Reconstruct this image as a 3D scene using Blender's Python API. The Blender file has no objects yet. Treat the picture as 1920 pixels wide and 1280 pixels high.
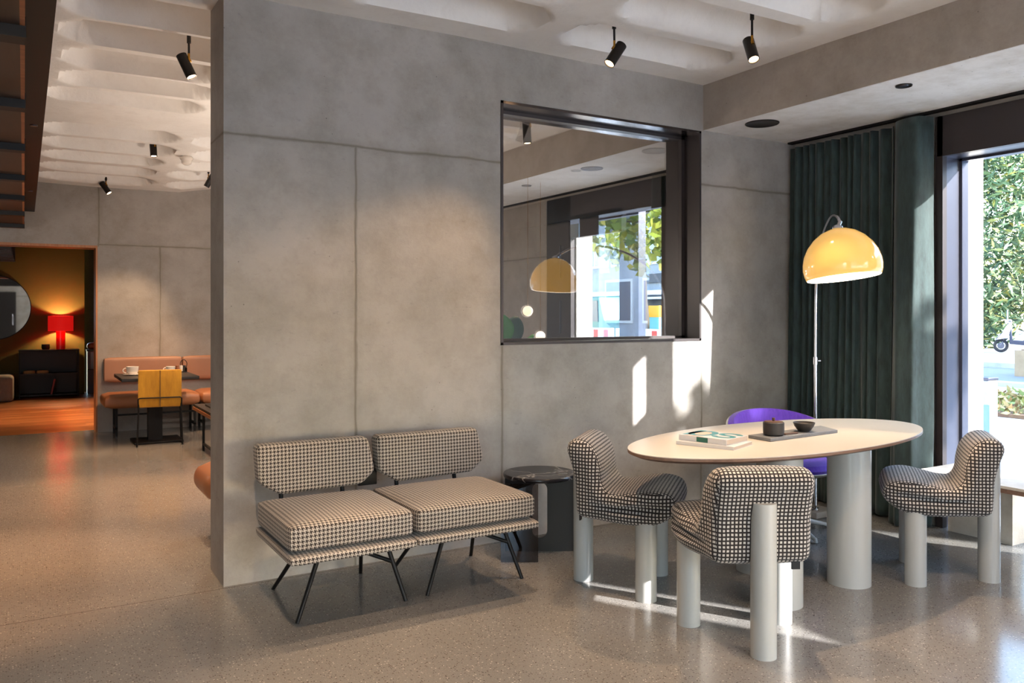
import bpy, bmesh, math, random
from mathutils import Vector, Matrix
from mathutils.geometry import tessellate_polygon
random.seed(7)
C = bpy.context.scene.collection
PI = math.pi
def hexlin(r, g, b):
    f = lambda c: (c/255/12.92) if c/255 <= .04045 else ((c/255+.055)/1.055)**2.4
    return (f(r), f(g), f(b), 1)

# ------------------------------------------------------------------ materials
class NT:
    def __init__(s, name):
        s.m = bpy.data.materials.new(name); s.m.use_nodes = True
        s.t = s.m.node_tree; s.n = s.t.nodes; s.l = s.t.links
        s.b = s.n['Principled BSDF']
    def new(s, typ, **kw):
        n = s.n.new(typ)
        for k, v in kw.items():
            if k.startswith('i_'):
                n.inputs[k[2:].replace('_', ' ')].default_value = v
            else: setattr(n, k, v)
        return n
    def link(s, a, b): s.l.new(a, b)
    def put(s, sock, v):
        if hasattr(v, 'is_output'): s.l.new(v, sock)
        else: sock.default_value = v
    def math(s, op, a, b=None, c=None, clamp=False):
        n = s.n.new('ShaderNodeMath'); n.operation = op; n.use_clamp = clamp
        s.put(n.inputs[0], a)
        if b is not None: s.put(n.inputs[1], b)
        if c is not None: s.put(n.inputs[2], c)
        return n.outputs[0]
    def mix(s, f, a, b):
        n = s.n.new('ShaderNodeMix'); n.data_type = 'RGBA'
        s.put(n.inputs['Factor'], f); s.put(n.inputs[6], a); s.put(n.inputs[7], b)
        return n.outputs[2]
    def coord(s, kind='Object'):
        return s.n.new('ShaderNodeTexCoord').outputs[kind]
    def noise(s, vec, scale, detail=4, rough=.55, out='Fac'):
        n = s.new('ShaderNodeTexNoise', i_Scale=scale, i_Detail=detail, i_Roughness=rough)
        s.link(vec, n.inputs['Vector']); return n.outputs[out]
    def ramp(s, fac, stops):
        n = s.n.new('ShaderNodeValToRGB'); e = n.color_ramp.elements
        while len(e) < len(stops): e.new(.5)
        for k, (p, c) in enumerate(stops):
            e[k].position = p; e[k].color = c if len(c) == 4 else (*c, 1)
        s.put(n.inputs[0], fac); return n.outputs[0]
    def xyz(s, vec):
        n = s.n.new('ShaderNodeSeparateXYZ'); s.link(vec, n.inputs[0]); return n.outputs
    def bump(s, h, strength=.2, dist=.01):
        n = s.new('ShaderNodeBump', i_Strength=strength, i_Distance=dist)
        s.link(h, n.inputs['Height']); s.link(n.outputs[0], s.b.inputs['Normal'])
    def set(s, col=None, rough=None, metal=None, **kw):
        if col is not None: s.put(s.b.inputs['Base Color'], col)
        if rough is not None: s.put(s.b.inputs['Roughness'], rough)
        if metal is not None: s.put(s.b.inputs['Metallic'], metal)
        for k, v in kw.items(): s.put(s.b.inputs[k.replace('_', ' ')], v)
        return s.m
def plain(name, rgb, rough=.5, metal=0, vary=.0, scale=8, **kw):
    t = NT(name); c = hexlin(*rgb)
    if vary:
        f = t.noise(t.coord(), scale)
        c = t.mix(f, tuple(v*(1-vary) for v in c[:3])+(1,), tuple(min(1, v*(1+vary)) for v in c[:3])+(1,))
    return t.set(c, rough, metal, **kw)

def concrete(name, dark, light, joints=(), rough=.75, stain=(106, 99, 84)):
    # joints: (axis, position, other_lo, other_hi) with axis 'x','y','z'; other axis is z for x/y joints, x (or y) for z joints
    t = NT(name); v = t.coord()
    big = t.noise(v, 1.1, 5, .6); mid = t.noise(v, 5.5, 6, .65); fine = t.noise(v, 60, 3, .6)
    col = t.ramp(big, [(.28, hexlin(*dark)), (.72, hexlin(*light))])
    col = t.mix(t.math('MULTIPLY', t.ramp(mid, [(.42, (0, 0, 0)), (.72, (1, 1, 1))]), .5), col, hexlin(int(.80*dark[0]), int(.76*dark[1]), int(.69*dark[2])))
    cloud = t.noise(v, .55, 3, .5); col = t.mix(t.math('MULTIPLY', t.ramp(cloud, [(.45, (0, 0, 0)), (.7, (1, 1, 1))]), .35), col, hexlin(*[min(255, int(1.10*a)) for a in light]))
    mp = t.new('ShaderNodeMapping'); mp.inputs['Scale'].default_value = (1, 1, 2.2); mp.inputs['Rotation'].default_value = (.3, .5, .2); t.link(v, mp.inputs['Vector'])
    scr = t.noise(mp.outputs[0], 17, 8, .75); scr = t.ramp(scr, [(.60, (0, 0, 0)), (.68, (1, 1, 1))]); col = t.mix(t.math('MULTIPLY', scr, .3), col, hexlin(*[int(.70*a) for a in dark]))
    col = t.mix(t.math('MULTIPLY', fine, .22), col, hexlin(*[min(255, int(1.12*a)) for a in light]))
    # pin holes and short trowel scars
    vo = t.new('ShaderNodeTexVoronoi', i_Scale=13.0, i_Randomness=1.0); t.link(v, vo.inputs['Vector'])
    hole = t.math('LESS_THAN', vo.outputs['Distance'], .045)
    sel = t.math('GREATER_THAN', t.noise(v, 3.1, 2), .52)
    hole = t.math('MULTIPLY', hole, sel)
    col = t.mix(t.math('MULTIPLY', hole, .55), col, hexlin(70, 62, 52))
    mask = None
    if joints:
        x, y, z = t.xyz(v); ax = {'x': x, 'y': y, 'z': z}
        wob = t.math('MULTIPLY', t.math('SUBTRACT', t.noise(v, 2.6, 4, .6), .5), .035)
        wid = t.math('MULTIPLY_ADD', t.noise(v, 4.0, 3), .026, .001)
        for a, p, other, lo, hi in joints:
            d = t.math('ABSOLUTE', t.math('ADD', t.math('SUBTRACT', ax[a], p), wob))
            m = t.math('SUBTRACT', 1, t.math('DIVIDE', d, wid), clamp=True)
            if other:
                o = ax[other]
                m = t.math('MULTIPLY', m, t.math('MULTIPLY', t.math('GREATER_THAN', o, lo), t.math('LESS_THAN', o, hi)))
            halo = t.math('MULTIPLY', t.math('SUBTRACT', 1, t.math('DIVIDE', d, .05), clamp=True), .22)
            if other: halo = t.math('MULTIPLY', halo, t.math('MULTIPLY', t.math('GREATER_THAN', o, lo), t.math('LESS_THAN', o, hi)))
            m = t.math('MAXIMUM', m, halo)
            mask = m if mask is None else t.math('MAXIMUM', mask, m)
        col = t.mix(t.math('MULTIPLY', mask, .8), col, hexlin(*stain))
    h = t.math('MULTIPLY_ADD', mid, .5, t.math('MULTIPLY', fine, .25))
    h = t.math('SUBTRACT', h, t.math('MULTIPLY', hole, .5))
    if mask is not None: h = t.math('SUBTRACT', h, t.math('MULTIPLY', mask, .7))
    t.bump(h, .35, .012)
    return t.set(col, rough)

M = {}
M['wall'] = concrete('concrete_main', (138, 133, 128), (172, 166, 160),
    joints=(('z', 2.265, None, 0, 0), ('x', 1.54, 'z', -1, 2.265), ('x', 2.456, 'z', -1, 1.17), ('x', 4.07, 'z', -1, 1.17)))
M['wall_back'] = concrete('concrete_back', (132, 126, 121), (162, 156, 150),
    joints=(('z', 2.155, 'x', .72, 9), ('x', .735, 'z', 2.13, 3), ('x', 1.385, 'z', -1, 2.155)))
M['pier'] = concrete('concrete_pier', (150, 143, 134), (184, 177, 168), joints=(('z', 2.0, None, 0, 0),))
M['pier_out'] = concrete('concrete_outside', (176, 172, 166), (204, 200, 195), joints=(('z', .62, None, 0, 0), ('z', 1.73, None, 0, 0)), stain=(140, 136, 130))
M['beam'] = concrete('concrete_beam', (152, 142, 133), (182, 172, 162))
M['soffit'] = concrete('plaster_soffit', (226, 222, 216), (242, 239, 234))
M['dark_plaster'] = concrete('plaster_dark', (58, 52, 46), (86, 78, 70))
M['building'] = concrete('render_grey', (150, 156, 168), (170, 176, 188))
M['building_side'] = concrete('render_warm', (168, 160, 148), (190, 182, 170))

def m_ceiling():
    t = NT('plaster_ceiling'); v = t.coord()
    big = t.noise(v, 1.6, 5, .6); mid = t.noise(v, 9, 6, .65); fine = t.noise(v, 45, 4, .6)
    col = t.ramp(big, [(.3, hexlin(226, 222, 217)), (.7, hexlin(240, 237, 233))])
    col = t.mix(t.math('MULTIPLY', t.ramp(mid, [(.5, (0, 0, 0)), (.8, (1, 1, 1))]), .3), col, hexlin(200, 192, 184))
    t.bump(t.math('ADD', t.math('MULTIPLY', mid, .7), t.math('MULTIPLY', fine, .3)), .4, .012)
    return t.set(col, .8)
M['ceiling'] = m_ceiling()

def m_terrazzo():
    t = NT('terrazzo'); v = t.coord()
    big = t.noise(v, .7, 4); col = t.ramp(big, [(.3, hexlin(118, 116, 113)), (.7, hexlin(132, 130, 127))])
    fine = t.noise(v, 90, 3); col = t.mix(t.math('MULTIPLY', fine, .35), col, hexlin(122, 117, 110))
    for sc, thr, keep, c, amt in ((105, .32, .72, (58, 50, 44), .75), (60, .24, .84, (80, 68, 58), .6), (84, .27, .80, (196, 190, 180), .6), (160, .32, .6, (98, 88, 78), .4), (180, .3, .6, (180, 170, 155), .35)):
        vo = t.new('ShaderNodeTexVoronoi', i_Scale=float(sc)); t.link(v, vo.inputs['Vector'])
        r = t.xyz(vo.outputs['Color'])[0 if sc != 55 else 1]
        m = t.math('MULTIPLY', t.math('LESS_THAN', vo.outputs['Distance'], thr), t.math('GREATER_THAN', r, keep))
        col = t.mix(t.math('MULTIPLY', m, amt), col, hexlin(*c))
    x, y, z = t.xyz(v)
    j = t.math('LESS_THAN', t.math('ABSOLUTE', t.math('SUBTRACT', y, 4.2)), .004)
    col = t.mix(t.math('MULTIPLY', j, .6), col, hexlin(60, 50, 42))
    rg = t.math('MULTIPLY_ADD', t.noise(v, 3, 4), .08, .14)
    return t.set(col, rg, IOR=1.55)
M['floor'] = m_terrazzo()

def m_planks(name, a, b, c, wid=.12, rough=.35):
    t = NT(name); v = t.coord(); x, y, z = t.xyz(v)
    row = t.math('FLOOR', t.math('DIVIDE', y, wid))
    off = t.math('MULTIPLY', t.math('FRACT', t.math('MULTIPLY', row, .618)), 7.0)
    comb = t.new('ShaderNodeCombineXYZ')
    t.link(t.math('FLOOR', t.math('DIVIDE', t.math('ADD', x, off), 1.3)), comb.inputs[0]); t.link(row, comb.inputs[1])
    wn = t.new('ShaderNodeTexWhiteNoise'); t.link(comb.outputs[0], wn.inputs['Vector'])
    mp = t.new('ShaderNodeMapping'); mp.inputs['Scale'].default_value = (2, 30, 30); t.link(v, mp.inputs['Vector'])
    g = t.noise(mp.outputs[0], 2.2, 5, .6)
    col = t.ramp(wn.outputs['Value'], [(0, hexlin(*a)), (.5, hexlin(*b)), (1, hexlin(*c))])
    col = t.mix(t.math('MULTIPLY', t.ramp(g, [(.4, (0, 0, 0)), (.7, (1, 1, 1))]), .5), col, hexlin(*[int(.6*k) for k in a]))
    e = t.math('LESS_THAN', t.math('FRACT', t.math('DIVIDE', y, wid)), .03)
    col = t.mix(t.math('MULTIPLY', e, .6), col, hexlin(40, 24, 14))
    return t.set(col, rough)
M['planks'] = m_planks('oak_planks', (150, 92, 52), (176, 112, 66), (192, 128, 80))

def m_wood(name, a, b, rough=.45, axis=0):
    t = NT(name); v = t.coord(); mp = t.new('ShaderNodeMapping')
    sc = [22, 22, 22]; sc[axis] = 1.5; mp.inputs['Scale'].default_value = sc; t.link(v, mp.inputs['Vector'])
    g = t.noise(mp.outputs[0], 2.0, 6, .6)
    return t.set(t.ramp(g, [(.3, hexlin(*a)), (.7, hexlin(*b))]), rough)
M['wood_edge'] = m_wood('wood_edge', (104, 78, 64), (134, 104, 86))
M['wood_dark'] = m_wood('wood_dark', (38, 26, 19), (56, 38, 27), axis=1)
M['wood_black'] = m_wood('wood_black', (30, 24, 21), (44, 36, 31))
M['wood_orange'] = m_wood('wood_orange', (120, 70, 40), (156, 96, 58))
M['lit_reveal_tone'] = m_wood('lit_reveal_tone', (150, 96, 60), (182, 122, 80), axis=2)

def m_hound(name='houndstooth', cell=.0178):
    t = NT(name); u = t.coord('UV'); x, y, _ = t.xyz(u)
    k = 8/cell
    fx = t.math('FLOOR', t.math('MULTIPLY', t.math('ADD', x, 50*cell), k)); fy = t.math('FLOOR', t.math('MULTIPLY', t.math('ADD', y, 50*cell), k))
    wx = t.math('LESS_THAN', t.math('MODULO', fx, 8), 3.5); wy = t.math('LESS_THAN', t.math('MODULO', fy, 8), 3.5)
    sel = t.math('LESS_THAN', t.math('MODULO', t.math('ADD', fx, fy), 4), 1.5)
    d = t.math('ADD', t.math('MULTIPLY', wx, sel), t.math('MULTIPLY', wy, t.math('SUBTRACT', 1, sel)))
    n = t.noise(u, 900, 2)
    lt = t.mix(n, hexlin(156, 146, 135), hexlin(186, 176, 165)); dk = t.mix(n, hexlin(26, 20, 18), hexlin(48, 38, 33))
    t.bump(n, .25, .002)
    return t.set(t.mix(d, lt, dk), .85, Sheen_Weight=.15)
M['hound'] = m_hound()

def m_check(name='checked_wool', pitch=.0165, gap=.215):
    t = NT(name); u = t.coord('UV')
    wob = t.noise(u, 30, 2, .5, 'Color')
    mm = t.new('ShaderNodeVectorMath', operation='MULTIPLY_ADD'); t.link(wob, mm.inputs[0]); mm.inputs[1].default_value = (.004,)*3; t.link(u, mm.inputs[2])
    x, y, _ = t.xyz(mm.outputs[0])
    def inside(a):
        f = t.math('FRACT', t.math('DIVIDE', t.math('ADD', a, 10*pitch), pitch))
        return t.math('LESS_THAN', t.math('ABSOLUTE', t.math('SUBTRACT', f, .5)), .5-gap)
    sq = t.math('MULTIPLY', inside(x), inside(y))
    n = t.noise(u, 700, 2)
    lt = t.mix(n, hexlin(178, 172, 166), hexlin(208, 202, 196)); dk = t.mix(n, hexlin(20, 16, 17), hexlin(40, 32, 32))
    t.bump(t.math('ADD', t.math('MULTIPLY', sq, .6), t.math('MULTIPLY', n, .3)), .5, .003)
    return t.set(t.mix(sq, dk, lt), .9, Sheen_Weight=.2)
M['check'] = m_check()

def m_velvet(name, a, b, sheen=.5, scale=30):
    t = NT(name); v = t.coord(); mp = t.new('ShaderNodeMapping'); mp.inputs['Scale'].default_value = (1, 1, .25); t.link(v, mp.inputs['Vector'])
    n = t.noise(mp.outputs[0], scale, 5, .7)
    t.bump(n, .15, .004)
    return t.set(t.ramp(n, [(.3, hexlin(*a)), (.7, hexlin(*b))]), .8, Sheen_Weight=sheen, Sheen_Roughness=.4)
M['curtain'] = m_velvet('velvet_green', (34, 46, 46), (56, 74, 73), .3)
M['yellow'] = m_velvet('velvet_mustard', (172, 118, 22), (206, 148, 38), .3, 14)
M['purple'] = m_velvet('wool_purple', (76, 40, 158), (98, 56, 184), .3, 60)
M['grey_fabric'] = m_velvet('fabric_grey', (150, 140, 132), (170, 160, 152), .2, 60)
M['leather'] = plain('leather_tan', (164, 106, 70), .42, vary=.12, scale=5)
M['leather_back'] = plain('leather_rose', (150, 108, 84), .5, vary=.1, scale=5)
M['white_lacquer'] = plain('white_lacquer', (178, 178, 174), .22, vary=.01, scale=2)
M['table_white'] = plain('table_white', (196, 190, 181), .32, vary=.015, scale=2)
M['chrome'] = plain('chrome', (220, 220, 225), .12, 1)
M['black_metal'] = plain('black_metal', (14, 12, 12), .5, 0, Specular_IOR_Level=.3)
M['bronze'] = plain('dark_bronze', (62, 55, 55), .38, .35, vary=.06, scale=3)
M['bronze_gloss'] = plain('polished_bronze', (104, 99, 100), .16, .9, vary=.03, scale=2)
M['alu'] = plain('anodised_alu', (100, 100, 112), .3, .85, vary=.04, scale=3)
M['brass'] = plain('brass', (190, 140, 60), .25, 1)
M['spot_body'] = plain('spot_body', (34, 30, 28), .38, .4)
M['glow'] = None
def m_emit(name, rgb, s, base=(255, 255, 255)):
    t = NT(name)
    return t.set(hexlin(*base), .4, Emission_Color=hexlin(*rgb), Emission_Strength=s)
M['glow'] = m_emit('lamp_glow', (255, 206, 150), 14)
M['ball_glow'] = m_emit('ball_glow', (255, 214, 170), 1.6)
M['black_stone'] = None
def m_marble(name, base, vein, amt, rough=.25, sc=3):
    t = NT(name); v = t.coord()
    d = t.noise(v, sc, 4, .6, 'Color'); mm = t.new('ShaderNodeVectorMath', operation='MULTIPLY_ADD')
    t.link(d, mm.inputs[0]); mm.inputs[1].default_value = (.5,)*3; t.link(v, mm.inputs[2])
    vo = t.new('ShaderNodeTexVoronoi', i_Scale=float(sc), feature='DISTANCE_TO_EDGE'); t.link(mm.outputs[0], vo.inputs['Vector'])
    ve = t.math('SUBTRACT', 1, t.math('DIVIDE', vo.outputs['Distance'], .03), clamp=True)
    ve = t.math('MULTIPLY', t.math('MULTIPLY', ve, t.noise(v, 4, 2)), amt)
    return t.set(t.mix(ve, hexlin(*base), hexlin(*vein)), rough)
M['black_stone'] = m_marble('black_marble', (36, 33, 36), (196, 190, 186), .9)
M['white_stone'] = m_marble('white_marble', (214, 206, 198), (168, 158, 150), .7, .3, 5)
M['travertine'] = concrete('travertine', (188, 176, 160), (214, 204, 190))
M['grey_slate'] = m_marble('grey_slate', (108, 112, 118), (150, 154, 160), .5, .5, 9)
M['black_panel'] = plain('black_laminate', (32, 27, 26), .5, vary=.05)
M['clay'] = plain('dark_clay', (42, 39, 38), .55, vary=.15, scale=30)
M['clay_lid'] = m_wood('walnut_lid', (70, 46, 36), (96, 66, 50))
M['paper'] = plain('paper', (180, 164, 148), .8, vary=.05, scale=60)
M['cover'] = plain('book_cover', (196, 198, 202), .35)
M['teal'] = plain('print_teal', (50, 128, 142), .4)
M['pink'] = plain('print_pink', (226, 168, 150), .4)
M['print_green'] = plain('print_green', (40, 96, 84), .5)
M['porcelain'] = plain('porcelain', (226, 218, 208), .2)
M['olive'] = plain('olive_paint', (96, 82, 26), .75, vary=.06, scale=20)
M['red_shade'] = None
def m_shade():
    t = NT('red_shade'); return t.set(hexlin(214, 26, 22), .6, Emission_Color=hexlin(214, 22, 18), Emission_Strength=.45)
M['red_shade'] = m_shade()
M['red_glass'] = plain('red_glass', (232, 60, 54), .25)
M['red'] = plain('red_paint', (170, 24, 20), .4)
M['mirror'] = plain('mirror_silver', (225, 225, 222), .02, 1)
M['skin_book'] = plain('open_pages', (224, 168, 112), .8)
def m_amber():
    t = NT('amber_acrylic'); lw = t.new('ShaderNodeLayerWeight', i_Blend=.35)
    return t.set(hexlin(240, 190, 104), .12, Emission_Color=hexlin(250, 194, 104), Emission_Strength=.40, Coat_Weight=.4, Coat_Roughness=.05)
M['amber'] = m_amber()
M['shade_inner'] = m_emit('shade_inner', (255, 240, 214), 2.2)
M['green_leaf'] = plain('leaf_green', (92, 184, 84), .4, vary=.2, scale=4)
M['green_leaf_dark'] = plain('leaf_deep', (44, 92, 64), .4, vary=.2, scale=4)
def m_leaf(name, cols):
    t = NT(name); oi = t.new('ShaderNodeNewGeometry')
    c = t.ramp(oi.outputs['Random Per Island'], [(k/(len(cols)-1), hexlin(*q)) for k, q in enumerate(cols)])
    return t.set(c, .5, Transmission_Weight=0.0, Subsurface_Weight=0.0)
M['oleander'] = m_leaf('oleander_leaves', ((34, 56, 42), (60, 86, 58), (86, 112, 74), (114, 136, 98), (146, 136, 56)))
M['plane_tree'] = m_leaf('plane_leaves', ((70, 92, 40), (104, 122, 44), (150, 150, 50), (186, 172, 60)))
M['ground_cover'] = m_leaf('ground_cover', ((110, 130, 70), (150, 160, 90), (176, 140, 96), (196, 170, 130)))
M['bark'] = plain('bark', (92, 80, 66), .9, vary=.3, scale=12)
M['asphalt'] = plain('asphalt', (120, 124, 134), .9, vary=.08, scale=40)
M['paving'] = concrete('paving', (192, 190, 186), (212, 210, 206))
M['kerb'] = concrete('kerb_stone', (160, 158, 156), (184, 182, 178))
M['soil'] = plain('soil', (120, 92, 70), .95, vary=.3, scale=20)
M['planter'] = concrete('planter_stone', (150, 124, 98), (176, 148, 118))
M['scooter_white'] = plain('scooter_white', (226, 222, 232), .25)
M['scooter_dark'] = plain('scooter_dark', (58, 60, 78), .4)
M['tyre'] = plain('tyre', (34, 34, 40), .7)
M['win_dark'] = plain('window_glass_dark', (74, 92, 112), .08)
M['win_light'] = plain('window_glass_light', (150, 164, 190), .15)
M['frame_white'] = plain('frame_white', (226, 228, 232), .5)
M['sign_dark'] = plain('sign_dark', (52, 58, 76), .5)
M['sign_blue'] = plain('sign_blue', (20, 96, 210), .5)
M['digger'] = plain('digger_green', (52, 120, 112), .4)
M['orange'] = plain('orange_paint', (250, 170, 30), .5)
M['teal_box'] = plain('teal_box', (120, 190, 205), .5)
M['barrier_white'] = plain('barrier_white', (236, 236, 236), .5)
M['barrier_red'] = plain('barrier_red', (206, 48, 44), .5)
M['shop_dark'] = plain('shop_dark', (58, 66, 90), .4)
M['pole_blue'] = plain('post_blue', (104, 132, 176), .5)

def m_glass(name, refl, tint=(1, 1, 1)):
    t = NT(name); t.n.remove(t.b); out = t.n['Material Output']
    tr = t.new('ShaderNodeBsdfTransparent'); tr.inputs[0].default_value = (*tint, 1)
    gl = t.new('ShaderNodeBsdfGlossy'); gl.inputs['Roughness'].default_value = 0.0
    ge = t.new('ShaderNodeNewGeometry'); dt = t.new('ShaderNodeVectorMath', operation='DOT_PRODUCT')
    t.link(ge.outputs['Normal'], dt.inputs[0]); t.link(ge.outputs['Incoming'], dt.inputs[1])
    k = t.math('SUBTRACT', 1, t.math('ABSOLUTE', dt.outputs['Value']), clamp=True)
    f = t.math('ADD', t.math('MULTIPLY_ADD', t.math('POWER', k, 5.0), .96, .04), refl, clamp=True)
    mx = t.new('ShaderNodeMixShader'); t.link(f, mx.inputs[0]); t.link(tr.outputs[0], mx.inputs[1]); t.link(gl.outputs[0], mx.inputs[2])
    t.link(mx.outputs[0], out.inputs['Surface']); return t.m
M['glass'] = m_glass('clear_glass', 0.0, (.97, .985, .98))
M['glass_coat'] = m_glass('coated_glass', .19, (.86, .87, .88))
def m_sheer():
    t = NT('sheer_fabric'); t.n.remove(t.b); out = t.n['Material Output']
    d = t.new('ShaderNodeBsdfDiffuse'); d.inputs[0].default_value = (.8, .79, .77, 1)
    tr = t.new('ShaderNodeBsdfTranslucent'); tr.inputs[0].default_value = (.85, .84, .82, 1)
    mx = t.new('ShaderNodeMixShader'); mx.inputs[0].default_value = .62; t.link(d.outputs[0], mx.inputs[1]); t.link(tr.outputs[0], mx.inputs[2])
    t.link(mx.outputs[0], out.inputs['Surface']); return t.m
M['sheer'] = m_sheer()
M['glass_smoke'] = m_glass('smoked_acrylic', .0, (.5, .46, .45))

# ------------------------------------------------------------------ geometry
class MB:
    def __init__(s): s.bm = bmesh.new(); s.uv = None
    def box(s, x0, x1, y0, y1, z0, z1, bevel=0, seg=3):
        x0, x1 = sorted((x0, x1)); y0, y1 = sorted((y0, y1)); z0, z1 = sorted((z0, z1))
        vs = [s.bm.verts.new(p) for p in ((x0,y0,z0),(x1,y0,z0),(x1,y1,z0),(x0,y1,z0),(x0,y0,z1),(x1,y0,z1),(x1,y1,z1),(x0,y1,z1))]
        fs = [s.bm.faces.new([vs[i] for i in q]) for q in ((0,3,2,1),(4,5,6,7),(0,1,5,4),(1,2,6,5),(2,3,7,6),(3,0,4,7))]
        if bevel:
            es = set(e for f in fs for e in f.edges)
            bmesh.ops.bevel(s.bm, geom=list(es), offset=bevel, segments=seg, profile=.5, affect='EDGES')
        return s
    def ring(s, p, axis, r, n=16, r2=None):
        a = Vector(axis).normalized(); u = a.orthogonal().normalized(); w = a.cross(u)
        return [s.bm.verts.new(Vector(p)+u*r*math.cos(2*PI*k/n)+w*(r2 or r)*math.sin(2*PI*k/n)) for k in range(n)]
    def bridge(s, A, B):
        n = len(A)
        for k in range(n): s.bm.faces.new((A[k], A[(k+1)%n], B[(k+1)%n], B[k]))
    def cyl(s, p0, p1, r0, r1=None, n=16, cap=True):
        ax = Vector(p1)-Vector(p0); A = s.ring(p0, ax, r0, n); B = s.ring(p1, ax, r0 if r1 is None else r1, n)
        s.bridge(A, B)
        if cap: s.bm.faces.new(A[::-1]); s.bm.faces.new(B)
        return s
    def tube(s, pts, r, n=10, closed=False):
        pts = [Vector(p) for p in pts]; N = len(pts); rs = r if isinstance(r, (list, tuple)) else [r]*N
        rings = []; u = None
        for i, p in enumerate(pts):
            if closed: t = pts[(i+1)%N]-pts[i-1]
            else: t = pts[min(i+1, N-1)]-pts[max(i-1, 0)]
            t.normalize()
            u = t.orthogonal().normalized() if u is None else (u-t*u.dot(t)).normalized()
            w = t.cross(u)
            rings.append([s.bm.verts.new(p+u*rs[i]*math.cos(2*PI*k/n)+w*rs[i]*math.sin(2*PI*k/n)) for k in range(n)])
        for i in range(N-1): s.bridge(rings[i], rings[i+1])
        if closed: s.bridge(rings[-1], rings[0])
        else: s.bm.faces.new(rings[0][::-1]); s.bm.faces.new(rings[-1])
        return s
    def lathe(s, prof, c=(0, 0, 0), n=40, sx=1, sy=1):
        rings = []
        for r, z in prof:
            if r < 1e-6: rings.append([s.bm.verts.new((c[0], c[1], c[2]+z))])
            else: rings.append([s.bm.verts.new((c[0]+sx*r*math.cos(2*PI*k/n), c[1]+sy*r*math.sin(2*PI*k/n), c[2]+z)) for k in range(n)])
        for A, B in zip(rings, rings[1:]):
            if len(A) == 1 and len(B) == 1: continue
            if len(A) == 1:
                for k in range(n): s.bm.faces.new((A[0], B[(k+1)%n], B[k]))
            elif len(B) == 1:
                for k in range(n): s.bm.faces.new((A[k], A[(k+1)%n], B[0]))
            else: s.bridge(A, B)
        return s
    def prism(s, poly, f0, f1, bevel=0):
        # poly of (a,b), f0/f1 map (a,b)->3d on either side
        A = [s.bm.verts.new(f0(a, b)) for a, b in poly]; B = [s.bm.verts.new(f1(a, b)) for a, b in poly]
        fs = [s.bm.faces.new(A[::-1]), s.bm.faces.new(B)]
        n = len(poly)
        for k in range(n): fs.append(s.bm.faces.new((A[k], A[(k+1)%n], B[(k+1)%n], B[k])))
        if bevel: bmesh.ops.bevel(s.bm, geom=list(set(e for f in fs for e in f.edges)), offset=bevel, segments=4, profile=.5, affect='EDGES')
        return s
    def xform(s, m): bmesh.ops.transform(s.bm, matrix=m, verts=s.bm.verts); return s
    def build(s, name, mat, parent=None, local=False, smooth=None, boxuv=False):
        bm = s.bm
        bmesh.ops.recalc_face_normals(bm, faces=bm.faces)
        if parent is not None and not local:
            inv = world_of(parent).inverted(); bmesh.ops.transform(bm, matrix=inv, verts=bm.verts)
        if boxuv:
            L = bm.loops.layers.uv.verify()
            for f in bm.faces:
                n = f.normal; a = [abs(k) for k in n]; i = a.index(max(a))
                for lp in f.loops:
                    c = lp.vert.co; lp[L].uv = ((c.y, c.z), (c.x, c.z), (c.x, c.y))[i]
        me = bpy.data.meshes.new(name); bm.to_mesh(me); bm.free()
        o = bpy.data.objects.new(name, me); C.objects.link(o)
        for mm in (mat if isinstance(mat, (list, tuple)) else [mat]): me.materials.append(mm)
        if smooth is None or smooth:
            me.polygons.foreach_set('use_smooth', [True]*len(me.polygons))
            try: me.set_sharp_from_angle(angle=math.radians(smooth or 38))
            except Exception: pass
        if parent is not None: o.parent = parent
        return o
def world_of(o):
    m = o.matrix_basis
    return world_of(o.parent) @ m if o.parent else m.copy()
def tag(o, label, cat, group=None):
    o['label'] = label; o['category'] = cat
    if group: o['group'] = group
    return o
def thing(name, label, cat, loc=(0, 0, 0), rz=0, group=None):
    o = bpy.data.objects.new(name, None); C.objects.link(o); o.empty_display_size = .1
    o.location = loc; o.rotation_euler = (0, 0, rz)
    return tag(o, label, cat, group)
def struct(mb, name, mat, **kw):
    o = mb.build(name, mat, **kw); o['kind'] = 'structure'; return o
def copy_tree(o, parent=None):
    c = o.copy(); C.objects.link(c)
    if parent is not None: c.parent = parent
    for ch in [k for k in bpy.data.objects if k.parent is o]: copy_tree(ch, c)
    return c
def smoothpath(pts, sub=8, closed=False):
    P = [Vector(p) for p in pts]; n = len(P); out = []
    for i in range(n if closed else n-1):
        g = (lambda k: P[k % n]) if closed else (lambda k: P[max(0, min(n-1, k))])
        a, b, c, d = g(i-1), g(i), g(i+1), g(i+2)
        for j in range(sub):
            t = j/sub
            out.append(.5*((2*b)+(c-a)*t+(2*a-5*b+4*c-d)*t*t+(3*b-a-3*c+d)*t**3))
    if not closed: out.append(P[-1])
    return out

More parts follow.
